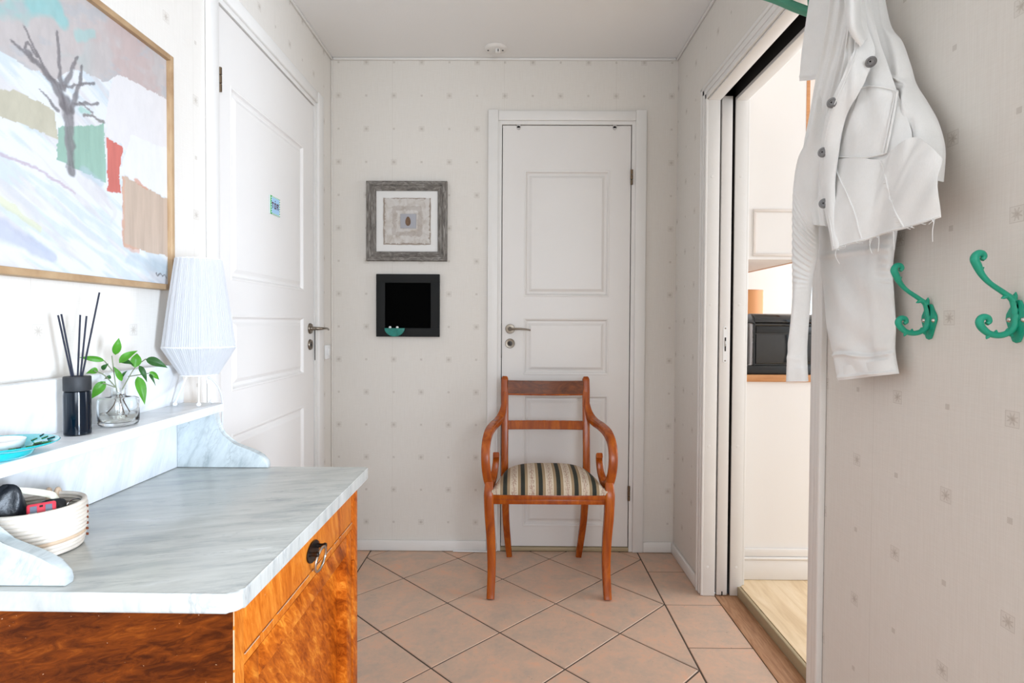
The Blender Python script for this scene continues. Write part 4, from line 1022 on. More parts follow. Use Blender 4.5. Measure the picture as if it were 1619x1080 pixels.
for a in (1.75, 1.95):
    bm = B(); r = BR; zz = ZT + 0.075
    sweep(bm, catmull([(BX + (r - 0.006) * math.cos(a), BY + (r - 0.006) * math.sin(a), zz - 0.018), (BX + (r - 0.005) * math.cos(a), BY + (r - 0.005) * math.sin(a), zz + 0.002), (BX + r * math.cos(a), BY + r * math.sin(a), zz + 0.006), (BX + (r + 0.006) * math.cos(a), BY + (r + 0.006) * math.sin(a), zz - 0.004)], 4), 0.0035, 8); obj('rim_binding', bm, M['wicker_b'], bk, True, 60)
# folded leather glove or case
def slump(bm, c, sx, sy, sz, n=18, seed=1, rot=0.0):
    rg = random.Random(seed); ph = [rg.uniform(0, 6.28) for _ in range(6)]
    cr, sr = math.cos(rot), math.sin(rot)
    prev = None
    for j in range(n + 1):
        v = math.pi * j / n - math.pi / 2; ring = []
        for k in range(28):
            a = 2 * math.pi * k / 28
            w = 1 + 0.12 * math.sin(3 * a + ph[0] + 2 * v) + 0.08 * math.sin(5 * a + ph[1] - 3 * v)
            e = abs(math.cos(v)) ** 0.6 * w
            x = sx * e * math.copysign(abs(math.cos(a)) ** 0.7, math.cos(a)); y = sy * e * math.copysign(abs(math.sin(a)) ** 0.7, math.sin(a)); z = sz * math.copysign(abs(math.sin(v)) ** 0.8, math.sin(v)) * (1 + 0.06 * math.sin(2 * a + ph[2]))
            ring.append(bm.verts.new((c[0] + x * cr - y * sr, c[1] + x * sr + y * cr, c[2] + z)))
        if prev:
            for k in range(28): q = (k + 1) % 28; bm.faces.new((prev[k], prev[q], ring[q], ring[k]))
        prev = ring
    bmesh.ops.remove_doubles(bm, verts=bm.verts, dist=1e-5)
    return bm
bm = slump(B(), (BX - 0.016, BY - 0.028, ZT + 0.063), 0.020, 0.017, 0.050, seed=4, rot=0.6)
pch = obj('leather_pouch', bm, M['leather'], None, True, 70); tag(pch, 'black leather pouch sticking up out of the bamboo basket', 'pouch')
bm = B(); sweep(bm, catmull([(BX - 0.026, BY - 0.030, ZT + 0.108), (BX + 0.004, BY - 0.012, ZT + 0.100), (BX + 0.020, BY + 0.012, ZT + 0.087), (BX + 0.022, BY + 0.022, ZT + 0.076)], 5), [0.0045, 0.005, 0.0055, 0.005], 8, up=(0, 0, 1), flat=0.35); tag(obj('cream_strap', bm, M['cream'], None, True, 60), 'cream strap hanging over the pouch in the basket', 'strap')
bm = slump(B(), (BX + 0.022, BY + 0.012, ZT + 0.044), 0.022, 0.018, 0.034, seed=9, rot=0.2)
wl = obj('black_wallet', bm, M['leather'], None, True, 70); tag(wl, 'black soft wallet lying behind the red key tag in the basket', 'wallet')
kt = thing('key_tag', (BX + 0.04, BY - 0.03, ZT + 0.05), 'red plastic key tag with grey and white squares in the basket', 'key tag')
kc = Vector((BX + 0.036, BY - 0.026, ZT + 0.072)); kx = Vector((0.80, 0.58, 0.04)).normalized(); kn = Vector((0.5, -0.72, 0.42)); kn = (kn - kx * kn.dot(kx)).normalized(); kz = kn.cross(kx) * -1
if kz.z < 0: kz = -kz
def tagbox(nm, u0, u1, v0, v1, w0, w1, mat, bev=0.0):
    bm = B(); bx(bm, u0, u1, v0, v1, w0, w1, bev)
    for v in bm.verts: c = v.co.copy(); v.co = kc + kx * c.x + kz * c.y + kn * c.z
    return obj(nm, bm, mat, kt, bev > 0, 50)
tagbox('tag_body', -0.0185, 0.0185, -0.018, 0.013, 0, 0.007, M['red'], 0.003)
for s in (-1, 1):
    tagbox('grey_square', s * 0.0095 - 0.0042, s * 0.0095 + 0.0042, -0.002, 0.008, 0.0071, 0.0084, M['greyp'])
    tagbox('white_square', s * 0.0105 - 0.0052, s * 0.0105 + 0.0052, -0.0095, -0.0021, 0.0071, 0.0084, M['white'])
tagbox('grey_square', -0.0052, 0.0052, -0.013, -0.0058, 0.0071, 0.0082, M['greyp'])
tagbox('tag_hole', -0.0022, 0.0022, 0.0055, 0.0085, 0.0071, 0.0076, M['hole'])
bm = B(); sweep(bm, [(BX + 0.052 + 0.014 * math.cos(a), BY + 0.022 + 0.006 * math.sin(a), ZT + 0.066 + 0.010 * math.sin(a)) for a in [2 * math.pi * k / 24 for k in range(26)]], 0.0009, 6, cap=False); tag(obj('key_ring', bm, M['chrome'], None, True, 60), 'thin wire key ring beside the black wallet in the basket', 'key ring')

# ------------------------------------------------------------------ pictures on the back wall
def fr_box(nm, x0, x1, z0, z1, y0, y1, mat, par, bev=0.0): return box(nm, x0, x1, y0, y1, z0, z1, mat, par, bev)
f1 = thing('grey_picture_frame', (-0.5285, YB, 1.417), 'weathered grey wooden frame with white mount and small seed collage', 'picture frame')
X0, X1, Z0, Z1, FW = -0.7235, -0.3335, 1.4185, 1.8035, 0.046
def mitre(par, X0, X1, Z0, Z1, FW, yo, yi, mats, inner_drop):
    O = [(X0, Z0), (X1, Z0), (X1, Z1), (X0, Z1)]; I = [(X0 + FW, Z0 + FW), (X1 - FW, Z0 + FW), (X1 - FW, Z1 - FW), (X0 + FW, Z1 - FW)]
    for k in range(4):
        bm = B(); j = (k + 1) % 4
        def pt3(t, i, y):
            return (O[i][0] + (I[i][0] - O[i][0]) * t, y, O[i][1] + (I[i][1] - O[i][1]) * t)
        prof = [(0.0, yi), (0.0, yo + 0.004), (0.06, yo), (0.40, yo), (0.46, yo + 0.003), (0.52, yo + 0.001), (0.92, yo + inner_drop), (1.0, yo + inner_drop + 0.003), (1.0, yi)]
        A = [bm.verts.new(pt3(t, k, y)) for t, y in prof]; Q = [bm.verts.new(pt3(t, j, y)) for t, y in prof]
        n = len(prof)
        for q in range(n): bm.faces.new((A[q], A[(q + 1) % n], Q[(q + 1) % n], Q[q]))
        bm.faces.new(A[::-1]); bm.faces.new(Q)
        obj('frame_side', bm, mats[k % 2], par)
mitre(f1, X0, X1, Z0, Z1, FW, YB - 0.026, YB - 0.0004, [M['driftwood'], M['driftwood_v']], 0.008)
fr_box('mount', X0 + FW - 0.002, X1 - FW + 0.002, Z0 + FW - 0.002, Z1 - FW + 0.002, YB - 0.010, YB - 0.006, simple('mount_card', S(232, 230, 227), 0.8), f1)
def collage_mat():
    m, nt, bs = new_mat('collage_paper')
    n = tex(nt, 28, 6, None, 0.8); P = xyz(nt)
    c = ramp(nt, n, [(0.3, S(186, 176, 166)), (0.5, S(206, 200, 194)), (0.7, S(216, 212, 208))])
    d = (P[0] + 0.528).abs().mx((P[2] - 1.612).abs())
    wob = (tex(nt, 60, 4) - 0.5) * 0.030
    e = ((d + wob) - 0.108).gt(0.0)
    inner = ((d + wob - 0.062).abs()).lt(0.011)
    c = mix(nt, e * 0.75, c, S(146, 130, 116)); c = mix(nt, inner * 0.30, c, S(138, 118, 104))
    nt.links.new(c, bs.inputs['Base Color']); bs.inputs['Roughness'].default_value = 0.9
    return m
bm = B(); rr = random.Random(5); pts = []
ax0, ax1, az0, az1 = -0.6435, -0.4135, 1.4975, 1.7235
for (xa, za, xb, zb) in ((ax0, az0, ax1, az0), (ax1, az0, ax1, az1), (ax1, az1, ax0, az1), (ax0, az1, ax0, az0)):
    for k in range(16): t = k / 16; pts.append((xa + (xb - xa) * t + rr.uniform(-.0012, .0012), YB - 0.0120, za + (zb - za) * t + rr.uniform(-.0012, .0012)))
prism(bm, pts, (0, 0.0018, 0)); obj('collage_sheet', bm, collage_mat(), f1)
fr_box('centre_card', -0.5595, -0.4835, 1.5770, 1.6460, YB - 0.0165, YB - 0.0122, simple('grey_card', S(172, 172, 178), 0.8), f1, 0.0008)
bm = B(); sd = []
for k in range(24):
    a = 2 * math.pi * k / 24; w = 0.0125 * math.sin(a) if True else 0; sd.append((-0.5225 + 0.0125 * math.sin(a) * (1 - 0.18 * math.cos(a)), YB - 0.0185, 1.6105 + 0.0225 * math.cos(a)))
prism(bm, sd, (0, 0.002, 0), 0.0006, 1); obj('seed', bm, simple('seed_brown', S(112, 86, 64), 0.7, noise=0.25, nscale=140), f1)
f2 = thing('black_picture_frame', (-0.5225, YB, 1.051), 'square black picture frame with dark glass on the back wall', 'picture frame')
X0, X1, Z0, Z1, FW = -0.6755, -0.3695, 1.0515, 1.3550, 0.042
for a, b, c, d in ((X0, X1, Z0, Z0 + FW), (X0, X1, Z1 - FW, Z1), (X0, X0 + FW, Z0 + FW, Z1 - FW), (X1 - FW, X1, Z0 + FW, Z1 - FW)): fr_box('frame_side', a, b, c, d, YB - 0.022, YB - 0.0004, M['charcoal'], f2, 0.0008)
fr_box('dark_glass', X0 + FW - 0.001, X1 - FW + 0.001, Z0 + FW - 0.001, Z1 - FW + 0.001, YB - 0.014, YB - 0.010, simple('black_picture_glass', S(4, 4, 4), 0.9, Specular_IOR_Level=0.03), f2)
tb = thing('teal_bowl_ornament', (-0.585, YB - 0.026, 1.052), 'small teal half-round bowl ornament on the lower edge of black frame', 'ornament')
bm = B(); hp = [(-0.585 + 0.049 * math.cos(a), YB - 0.030, 1.0930 + 0.040 * math.sin(a)) for a in [math.pi + math.pi * k / 16 for k in range(17)]]
prism(bm, hp, (0, 0.0075, 0), 0.0015, 2); obj('bowl_shape', bm, simple('teal_enamel', S(30, 128, 116), 0.35, noise=0.25, nscale=70), tb, True, 40)
for x in (-0.607, -0.572):
    bm = B(); lathe(bm, [(0, 0), (0.006, 0.001), (0.007, 0.005), (0.004, 0.009), (0, 0.0095)], (x, YB - 0.0265, 1.0928), 'z', 12); obj('white_bead', bm, M['white'], tb, True, 60)

# ------------------------------------------------------------------ bead name plate on the left door
nb = thing('bead_name_plate', (XL, 2.142, 1.5188), 'square bead name plate reading TOR with green striped border', 'name plate')
pal = {'g': simple('bead_green', S(50, 168, 84), 0.5), 'w': simple('bead_white', S(236, 242, 240), 0.5), 'b': simple('bead_blue', S(172, 206, 232), 0.5), 'r': simple('bead_maroon', S(76, 16, 42), 0.5)}
rowsN = ['gggwgwgwgwgwgwg', 'gwbbbbbbbbbbbbw', 'ggbbbbbbbbbbbbg', 'gwbbbbbrbbbbbbw', 'ggbbbbbbbbbbbbg', 'gwrrrbrrrbrrrbw', 'ggbrbbrbrbrbrbg', 'gwbrbbrbrbrrbbw', 'ggbrbbrbrbrbrbg', 'gwbrbbrrrbrbrbw', 'ggbbbbbbbbbbbbg', 'gwbbbbbbbbbbbbw', 'ggbbbbbbbbbbbbg', 'gwbbbbbbbbbbbbw', 'gggwgwgwgwgwgwg']
by0, bz1, pw, ph = 2.1010, 1.5858, 0.0838 / 15, 0.0670 / 15
bmg = {k: B() for k in pal}
for j, row in enumerate(rowsN):
    for i, ch in enumerate(row):
        c = (XL + 0.0, by0 + (i + 0.5) * pw, bz1 - (j + 0.5) * ph)
        lathe(bmg[ch], [(0.0, 0.0040), (0.0022, 0.0040), (0.0024, 0.0032), (0.0024, 0.0), (0, 0.0)], (XL - 0.0036, c[1], c[2]), 'x', 8)
names = {'g': 'green_beads', 'w': 'white_beads', 'b': 'blue_beads', 'r': 'letter_beads'}
for k, b_ in bmg.items(): tag(obj(names[k], b_, pal[k], nb, True, 40), kind='stuff')
box('peg_sheet', XL - 0.0040, XL - 0.0012, by0, by0 + 15 * pw, bz1 - 15 * ph, bz1, pal['w'], nb)
#@@PART3
# ------------------------------------------------------------------ regency elbow chair
CX = 0.1415
ch = thing('elbow_chair', (CX, 2.52, 0), 'polished yew elbow chair with scrolled arms and striped seat before white door', 'chair')
wood = M['chair']
for s in (-1, 1):
    X = lambda d: CX + s * d
    # front sabre leg
    bm = B()
    path = catmull([(X(0.2470), 2.352, 0.462), (X(0.2475), 2.334, 0.415), (X(0.2440), 2.330, 0.33), (X(0.2375), 2.334, 0.23), (X(0.2345), 2.328, 0.12), (X(0.2365), 2.310, 0.03), (X(0.2375), 2.302, 0.0015)], 5)
    sweep(bm, path, [0.0165, 0.0200, 0.0196, 0.0184, 0.0172, 0.0164, 0.0160], 16, up=(1, 0, 0), square=True); obj('front_leg', bm, wood, ch, True, 50)
    # back leg running up into the back post
    bm = B()
    path = catmull([(X(0.1660), 2.728, 0.004), (X(0.1730), 2.706, 0.08), (X(0.1815), 2.668, 0.20), (X(0.1850), 2.640, 0.32), (X(0.1880), 2.628, 0.42), (X(0.1880), 2.632, 0.52), (X(0.1880), 2.644, 0.62), (X(0.1890), 2.662, 0.72), (X(0.1905), 2.680, 0.80), (X(0.1905), 2.692, 0.855), (X(0.1900), 2.695, 0.870)], 5)
    sweep(bm, path, [0.0135, 0.0150, 0.0160, 0.0165, 0.0170, 0.0160, 0.0160, 0.0165, 0.0170, 0.0165, 0.0100], 16, up=(1, 0, 0), square=True, flat=[0.95, 0.95, 0.95, 0.95, 1.0, 0.9, 0.85, 0.85, 0.85, 0.85, 0.6]); obj('back_post', bm, wood, ch, True, 50)
    bm = B(); lathe(bm, [(0, 0.0003), (0.008, 0.0003), (0.009, 0.003), (0, 0.004)], (X(0.1660), 2.728, 0.0), 'z', 14); obj('glide', bm, M['white'], ch, True, 40)
    # scrolled arm: leaves the post, sweeps out and forward, loops down and curls back
    bm = B()
    path = catmull([(X(0.1900), 2.668, 0.800), (X(0.1925), 2.655, 0.745), (X(0.2020), 2.632, 0.700), (X(0.2180), 2.585, 0.676), (X(0.2370), 2.510, 0.668), (X(0.2520), 2.430, 0.655), (X(0.2600), 2.372, 0.625), (X(0.2625), 2.345, 0.580), (X(0.2600), 2.338, 0.530), (X(0.2535), 2.346, 0.482), (X(0.2450), 2.372, 0.450), (X(0.2370), 2.420, 0.448), (X(0.2290), 2.458, 0.478), (X(0.2240), 2.470, 0.520), (X(0.2225), 2.462, 0.545), (X(0.2225), 2.450, 0.554)], 7)
    sweep(bm, path, [0.0070, 0.0130, 0.0165, 0.0178, 0.0180, 0.0182, 0.0182, 0.0180, 0.0178, 0.0176, 0.0172, 0.0160, 0.0142, 0.0136, 0.0142, 0.0136], 16, up=(1, 0, 0), square=True, flat=0.86); obj('arm', bm, wood, ch, True, 50)
    # side rail
    bm = B(); sweep(bm, [(X(0.2400), 2.340, 0.4015), (X(0.1885), 2.640, 0.4015)], 0.0180, 12, up=(0, 0, 1), square=True, flat=0.62); obj('side_rail', bm, wood, ch, True, 50)
bm = B(); bx(bm, CX - 0.2310, CX + 0.2310, 2.319, 2.342, 0.4005, 0.4195, 0.002); bx(bm, CX - 0.2310, CX + 0.2310, 2.3225, 2.342, 0.3800, 0.4000, 0.002); obj('front_rail', bm, wood, ch, True, 40)
box('rear_rail', CX - 0.175, CX + 0.175, 2.622, 2.640, 0.383, 0.4195, wood, ch, 0.002)
def bowed(nm, x0, x1, z0, z1, y, bow, th, mat, sag=0.0):
    bm = B(); n = 16
    rows = []
    for i in range(n + 1):
        t = i / n; x = x0 + (x1 - x0) * t; yy = y + bow * math.sin(math.pi * t); dz = -sag * math.sin(math.pi * t)
        rows.append([bm.verts.new(p) for p in ((x, yy, z0 + dz + 0.003), (x, yy + 0.003, z0 + dz), (x, yy + th, z0 + dz), (x, yy + th, z1 + dz), (x, yy + 0.003, z1 + dz), (x, yy, z1 + dz - 0.003))])
    for a, b in zip(rows[:-1], rows[1:]):
        for k in range(6): bm.faces.new((a[k], a[(k + 1) % 6], b[(k + 1) % 6], b[k]))
    bm.faces.new(rows[0][::-1]); bm.faces.new(rows[-1]); return obj(nm, bm, mat, ch, True, 40)
cr = bowed('crest_rail', CX - 0.176, CX + 0.176, 0.787, 0.8525, 2.668, 0.018, 0.016, M['chair_dark'], 0.004)
bowed('crest_bead', CX - 0.176, CX + 0.176, 0.784, 0.7925, 2.666, 0.018, 0.016, wood, 0.004)
bowed('back_rail', CX - 0.176, CX + 0.176, 0.6275, 0.6680, 2.640, 0.014, 0.016, wood, 0.001)
# domed drop-in seat
def seat():
    bm = B(); n = 28
    def f(u, v):
        y = 2.3185 + (2.618 - 2.3185) * v
        hw = 0.2360 + (0.180 - 0.2360) * v
        x = CX + (2 * u - 1) * hw
        e = (1 - abs(2 * u - 1) ** 3.2) ; e2 = (1 - abs(2 * v - 1) ** 3.0)
        z = 0.437 + 0.066 * (max(e, 0) ** 0.55) * (max(e2, 0) ** 0.55) * (0.90 + 0.10 * v)
        y -= 0.004 * (1 - v) * math.sin(math.pi * u)
        return Vector((x, y, z))
    V = grid_mesh(bm, f, n, n)
    # skirt
    loop = [V[0][i] for i in range(n + 1)] + [V[j][n] for j in range(1, n + 1)] + [V[n][i] for i in range(n - 1, -1, -1)] + [V[j][0] for j in range(n - 1, 0, -1)]
    low = [bm.verts.new((v.co.x * 0.996 + CX * 0.004, v.co.y, 0.4205)) for v in loop]
    m = len(loop)
    for k in range(m): bm.faces.new((loop[k], low[k], low[(k + 1) % m], loop[(k + 1) % m]))
    bm.faces.new(low); return bm
obj('seat_cushion', seat(), M['stripe'], ch, True, 60)

# white cable along the back door casing
bm = B(); sweep(bm, catmull([(-0.0885, YB - 0.0195, 0.62), (-0.0880, YB - 0.0195, 0.40), (-0.0870, YB - 0.020, 0.10), (-0.0800, YB - 0.024, 0.035), (-0.0950, YB - 0.032, 0.010), (-0.1450, YB - 0.024, 0.0050), (-0.30, YB - 0.0190, 0.0040)], 6), 0.0030, 8)
tag(obj('cable', bm, M['white'], None, True, 60), 'thin white cable running down the back door casing behind chair', 'cable')

# ------------------------------------------------------------------ cast iron coat hooks
def hook(y0, label):
    t = thing('coat_hook', (XR, y0, 1.12), label, 'coat hook', 'green coat hooks on the right wall')
    bm = B()
    ol = []
    prof = [(0.000, 0.034), (0.006, 0.033), (0.010, 0.026), (0.0125, 0.018), (0.0185, 0.012), (0.0195, 0.004), (0.016, -0.004), (0.011, -0.014), (0.0095, -0.024), (0.006, -0.031), (0.0, -0.033)]
    for dy, dz in prof: ol.append((XR - 0.0004, y0 + dy, 1.126 + dz))
    for dy, dz in prof[-2:0:-1]: ol.append((XR - 0.0004, y0 - dy, 1.126 + dz))
    prism(bm, ol, (-0.0042, 0, 0), 0.0012, 2); obj('wall_plate', bm, M['green'], t, True, 40)
    up = [(0.7725, 1.138), (0.7690, 1.158), (0.7570, 1.1687), (0.7328, 1.1850), (0.7197, 1.1985), (0.7125, 1.2120), (0.7080, 1.2225), (0.7115, 1.2300), (0.7185, 1.2315), (0.7225, 1.2265), (0.7190, 1.2215)]
    bm = B(); sweep(bm, catmull([(x, y0, z) for x, z in up], 6), [0.0052, 0.0052, 0.0042, 0.0038, 0.0046, 0.0060, 0.0062, 0.0056, 0.0050, 0.0042, 0.0034], 10); ua = obj('upper_arm', bm, M['green'], t, True, 60)
    lo = [(0.7690, 1.158), (0.7735, 1.141), (0.7725, 1.1225), (0.7650, 1.1110), (0.7500, 1.1050), (0.7330, 1.1075), (0.7215, 1.1165), (0.7175, 1.1255), (0.7215, 1.1325), (0.7295, 1.1325), (0.7325, 1.1265), (0.7285, 1.1225)]
    bm = B(); sweep(bm, catmull([(x, y0, z) for x, z in lo], 6), [0.0052, 0.0052, 0.0052, 0.0050, 0.0048, 0.0050, 0.0056, 0.0056, 0.0052, 0.0046, 0.0040, 0.0032], 10); la = obj('lower_arm', bm, M['green'], t, True, 60)
    # cast leaf tips
    for (x, z, dx, dz, r, par) in ((0.7600, 1.1660, -0.010, -0.004, 0.0035, ua), (0.7705, 1.1600, 0.002, 0.012, 0.0040, ua), (0.7100, 1.2190, -0.008, 0.0005, 0.0032, ua), (0.7160, 1.2060, 0.007, 0.004, 0.0034, ua), (0.7420, 1.1050, 0.002, 0.0085, 0.0036, la), (0.7330, 1.1060, -0.0045, -0.007, 0.0034, la), (0.7600, 1.1075, 0.001, 0.0085, 0.0034, la), (0.7640, 1.1080, 0.006, -0.006, 0.0032, la)):
        bm = B(); sweep(bm, [(x, y0, z), (x + dx * 0.6, y0, z + dz * 0.6), (x + dx, y0, z + dz)], [r, r * 0.8, 0.0006], 8); obj('leaf_tip', bm, M['green'], par, True, 60)
    for dy in (-0.0125, 0.0125):
        bm = B(); lathe(bm, [(0, -0.0072), (0.003, -0.0068), (0.0042, -0.0046), (0, -0.0046)], (XR, y0 + dy, 1.129), 'x', 12); obj('screw', bm, M['chrome'], t, True, 60)
    return t
hook(1.078, 'green cast iron coat hook directly beside the hanging jacket sleeve')
hook(0.890, 'green cast iron coat hook farthest from the hanging jacket')

# green hat rack arm at the top
hr = thing('hat_rack', (XR, 1.33, 1.70), 'green painted metal rack arm above the hanging white jacket', 'hat rack')
bm = B(); sweep(bm, catmull([(0.772, 1.415, 1.820), (0.774, 1.415, 1.847), (0.731, 1.415, 1.872), (0.678, 1.415, 1.892), (0.625, 1.415, 1.914), (0.572, 1.415, 1.929), (0.530, 1.415, 1.935)], 6), 0.0095, 12, up=(0, 1, 0), square=True, flat=0.72); obj('rack_arm', bm, M['green_dk'], hr, True, 50)
bm = B(); sweep(bm, catmull([(0.772, 1.430, 1.841), (0.774, 1.430, 1.867), (0.731, 1.430, 1.891), (0.678, 1.430, 1.911), (0.625, 1.430, 1.933), (0.572, 1.430, 1.948), (0.530, 1.430, 1.954)], 6), 0.0050, 10, up=(0, 1, 0), square=True); obj('arm_flange', bm, M['green_dk'], hr, True, 50)
box('rack_plate', XR - 0.006, XR - 0.0004, 1.399, 1.4285, 1.78, 1.90, M['green_dk'], hr, 0.002)
bm = B(); sweep(bm, [(0.715, 1.08, 2.010), (0.715, 1.425, 2.010)], 0.007, 12); obj('rack_rail', bm, M['green_dk'], hr, True, 50)
bm = B(); sweep(bm, catmull([(0.715, 1.415, 1.888), (0.713, 1.416, 1.94), (0.715, 1.416, 2.010)], 5), 0.006, 10); obj('rack_upright', bm, M['green_dk'], hr, True, 50)
bm = B(); sweep(bm, [(0.715, 1.085, 2.010), (0.777, 1.085, 2.010)], 0.006, 10); obj('rack_stay', bm, M['green_dk'], hr, True, 50)

# ------------------------------------------------------------------ white denim jacket
jk = thing('denim_jacket', (0.69, 1.16, 1.0), 'cropped white denim jacket with metal buttons hanging on the right wall', 'jacket')
dn = M['denim']
def poly_at(P, t):
    m = len(P) - 1; q = min(max(t, 0), 1) * m; k = min(int(q), m - 1); f = q - k
    p0 = P[max(k - 1, 0)]; p1, p2 = P[k], P[k + 1]; p3 = P[min(k + 2, m)]
    c = []
    for a in range(len(p1)):
        c.append(0.5 * (2 * p1[a] + (p2[a] - p0[a]) * f + (2 * p0[a] - 5 * p1[a] + 4 * p2[a] - p3[a]) * f * f + (3 * p1[a] - p0[a] - 3 * p2[a] + p3[a]) * f ** 3))
    return c
def mv(p, k): return (p[0] * k, 1.12 + (p[1] - 1.12) * k)
def surf(L, R, xb, bulge, folds, x0):
    """a hanging cloth panel between two edge lines; x0 is the depth the lines were measured at, xb the depth of each edge"""
    def f(u, v, lift=0.0):
        a, b = mv(poly_at(L, v), xb[0] / x0), mv(poly_at(R, v), xb[1] / x0)
        x = xb[0] + (xb[1] - xb[0]) * u
        d = bulge * math.sin(math.pi * u) ** 0.7 + folds(u, v) + lift
        return Vector((x - d * 0.8, a[0] + (b[0] - a[0]) * u - d * 0.45, a[1] + (b[1] - a[1]) * u))
    return f
def panel(nm, f, nu, nv, mat=None, th=0.0030, par=None):
    bm = B(); grid_mesh(bm, lambda u, v: f(min(max(u, 1e-4), 1 - 1e-4), v), nu, nv)
    bmesh.ops.recalc_face_normals(bm, faces=bm.faces)
    bmesh.ops.solidify(bm, geom=bm.faces[:], thickness=th)
    return obj(nm, bm, mat or dn, par or jk, True, 70)
def sleeve(nm, L, R, xc, depth, folds, nv=90, seg=44, x0=0.7, xt=0.0):
    bm = B(); rings = []
    for j in range(nv + 1):
        v = j / nv; xa, xb = xc(v) - xt, xc(v) + xt; a, b = mv(poly_at(L, v), xa / x0), mv(poly_at(R, v), xb / x0); ring = []
        dd = depth(v)
        for k in range(seg):
            t = 2 * math.pi * k / seg; u = 0.5 - 0.5 * math.cos(t)
            s = math.sin(t); fl = folds(u, v) * max(s, 0) ** 0.5
            d = dd * math.copysign(abs(s) ** 0.75, s) * (1.0 if s > 0 else 0.35) + fl
            ring.append(bm.verts.new((xa + (xb - xa) * u - 0.85 * d, a[0] + (b[0] - a[0]) * u - 0.35 * d, a[1] + (b[1] - a[1]) * u)))
        rings.append(ring)
    for A, Q in zip(rings[:-1], rings[1:]):
        for k in range(seg): j = (k + 1) % seg; bm.faces.new((A[k], A[j], Q[j], Q[k]))
    # turned-in ends
    for ring, dz in ((rings[0], 0.02), (rings[-1], 0.03)):
        cx = sum((v.co for v in ring), Vector()) / seg
        inn = [bm.verts.new(cx + (v.co - cx) * 0.88 + Vector((0, 0, dz))) for v in ring]
        for k in range(seg): j = (k + 1) % seg; bm.faces.new((ring[k], ring[j], inn[j], inn[k]))
        bm.faces.new(inn)
    return obj(nm, bm, dn, jk, True, 70)
def seam(nm, f, pts, r=0.0013, lift=0.0008, par=None, n=8):
    bm = B(); P = []
    for (u0, v0), (u1, v1) in zip(pts[:-1], pts[1:]):
        for k in range(n): t = k / n; P.append(f(u0 + (u1 - u0) * t, v0 + (v1 - v0) * t, lift))
    P.append(f(*pts[-1], lift)); sweep(bm, P, r, 6); return obj(nm, bm, dn, par or jk, True, 60)
sn = math.sin
# right sleeve hanging down behind the body
HL = [(1.395, 1.40), (1.392, 1.340), (1.388, 1.269), (1.374, 1.204), (1.350, 1.113), (1.324, 1.056), (1.298, 0.994)]
HR = [(1.100, 1.40), (1.110, 1.310), (1.123, 1.235), (1.118, 1.183), (1.111, 1.121), (1.111, 1.070), (1.099, 1.027)]
hf = lambda u, v: 0.005 * sn(9 * v + 5 * u) + 0.005 * sn(15 * u - 6 * v) * (1 - v) + 0.003 * sn(22 * v - 11 * u) + 0.006 * math.exp(-((v - 0.30 + 0.05 * u) / 0.014) ** 2) + 0.006 * math.exp(-((u - 0.80) / 0.018) ** 2) * (v < 0.86) + 0.0035 * sn(150 * v) * math.exp(-((u - 0.97) / 0.06) ** 2) * (v < 0.45) + 0.007 * math.exp(-((v - 0.855 + 0.010 * sn(7 * u)) / 0.009) ** 2) - 0.004 * math.exp(-((v - 0.835 + 0.010 * sn(7 * u)) / 0.010) ** 2) + 0.006 * math.exp(-((v - 0.975) / 0.012) ** 2) + 0.002 * sn(40 * v + 9 * u) * math.exp(-((v - 0.80) / 0.08) ** 2)
sl_r = sleeve('right_sleeve', HL, HR, lambda v: 0.738, lambda v: 0.020, hf, 150, 60, 0.735, 0.014)
# left sleeve at the outer side, ribbed at the elbow
IL = [(1.262, 1.60), (1.300, 1.542), (1.350, 1.505), (1.374, 1.429), (1.374, 1.322), (1.371, 1.215), (1.376, 1.134), (1.387, 1.062), (1.392, 0.982)]
IR = [(1.213, 1.60), (1.228, 1.500), (1.250, 1.425), (1.267, 1.340), (1.267, 1.285), (1.287, 1.232), (1.296, 1.185), (1.307, 1.100), (1.309, 1.050), (1.302, 0.991)]
def rib(u, v):
    w = math.exp(-((v - 0.50) / 0.135) ** 4)
    return 0.0032 * w * sn(2 * math.pi * v * 46 + 2.2 * u) * (0.5 + 0.5 * u) + 0.004 * sn(7 * v + 6 * u) * (1 - w) + 0.0025 * math.exp(-((v - 0.905) / 0.01) ** 2) + 0.0018 * sn(60 * v + 10 * u) * math.exp(-((v - 0.87) / 0.05) ** 2)
sl_l = sleeve('left_sleeve', IL, IR, lambda v: 0.672 - 0.02 * v, lambda v: 0.026 - 0.006 * v, rib, 300, 44, 0.665, 0.010)
# right shoulder and upper sleeve
EL = [(1.205, 1.90), (1.190, 1.810), (1.165, 1.709), (1.134, 1.635), (1.111, 1.583), (1.081, 1.520), (1.052, 1.455), (1.022, 1.392)]
ER = [(1.190, 1.90), (1.150, 1.80), (1.120, 1.700), (1.085, 1.650), (1.060, 1.594), (1.045, 1.555), (1.015, 1.510), (0.988, 1.465), (0.972, 1.415), (0.975, 1.362)]
ef = lambda u, v: 0.004 * sn(5 * v + 7 * u) + 0.0045 * math.exp(-((v - 0.52 - 0.05 * u) / 0.012) ** 2) + 0.010 * math.exp(-((v - 0.80 + 0.25 * u) / 0.05) ** 2) - 0.007 * math.exp(-((v - 0.72 + 0.2 * u) / 0.05) ** 2) + 0.003 * sn(26 * v + 8 * u) * (v > 0.6)
sl_u = sleeve('right_shoulder', EL, ER, lambda v: 0.738, lambda v: 0.010 + 0.016 * min(1, v * 1.5), ef, 110, 44, 0.72, 0.012)
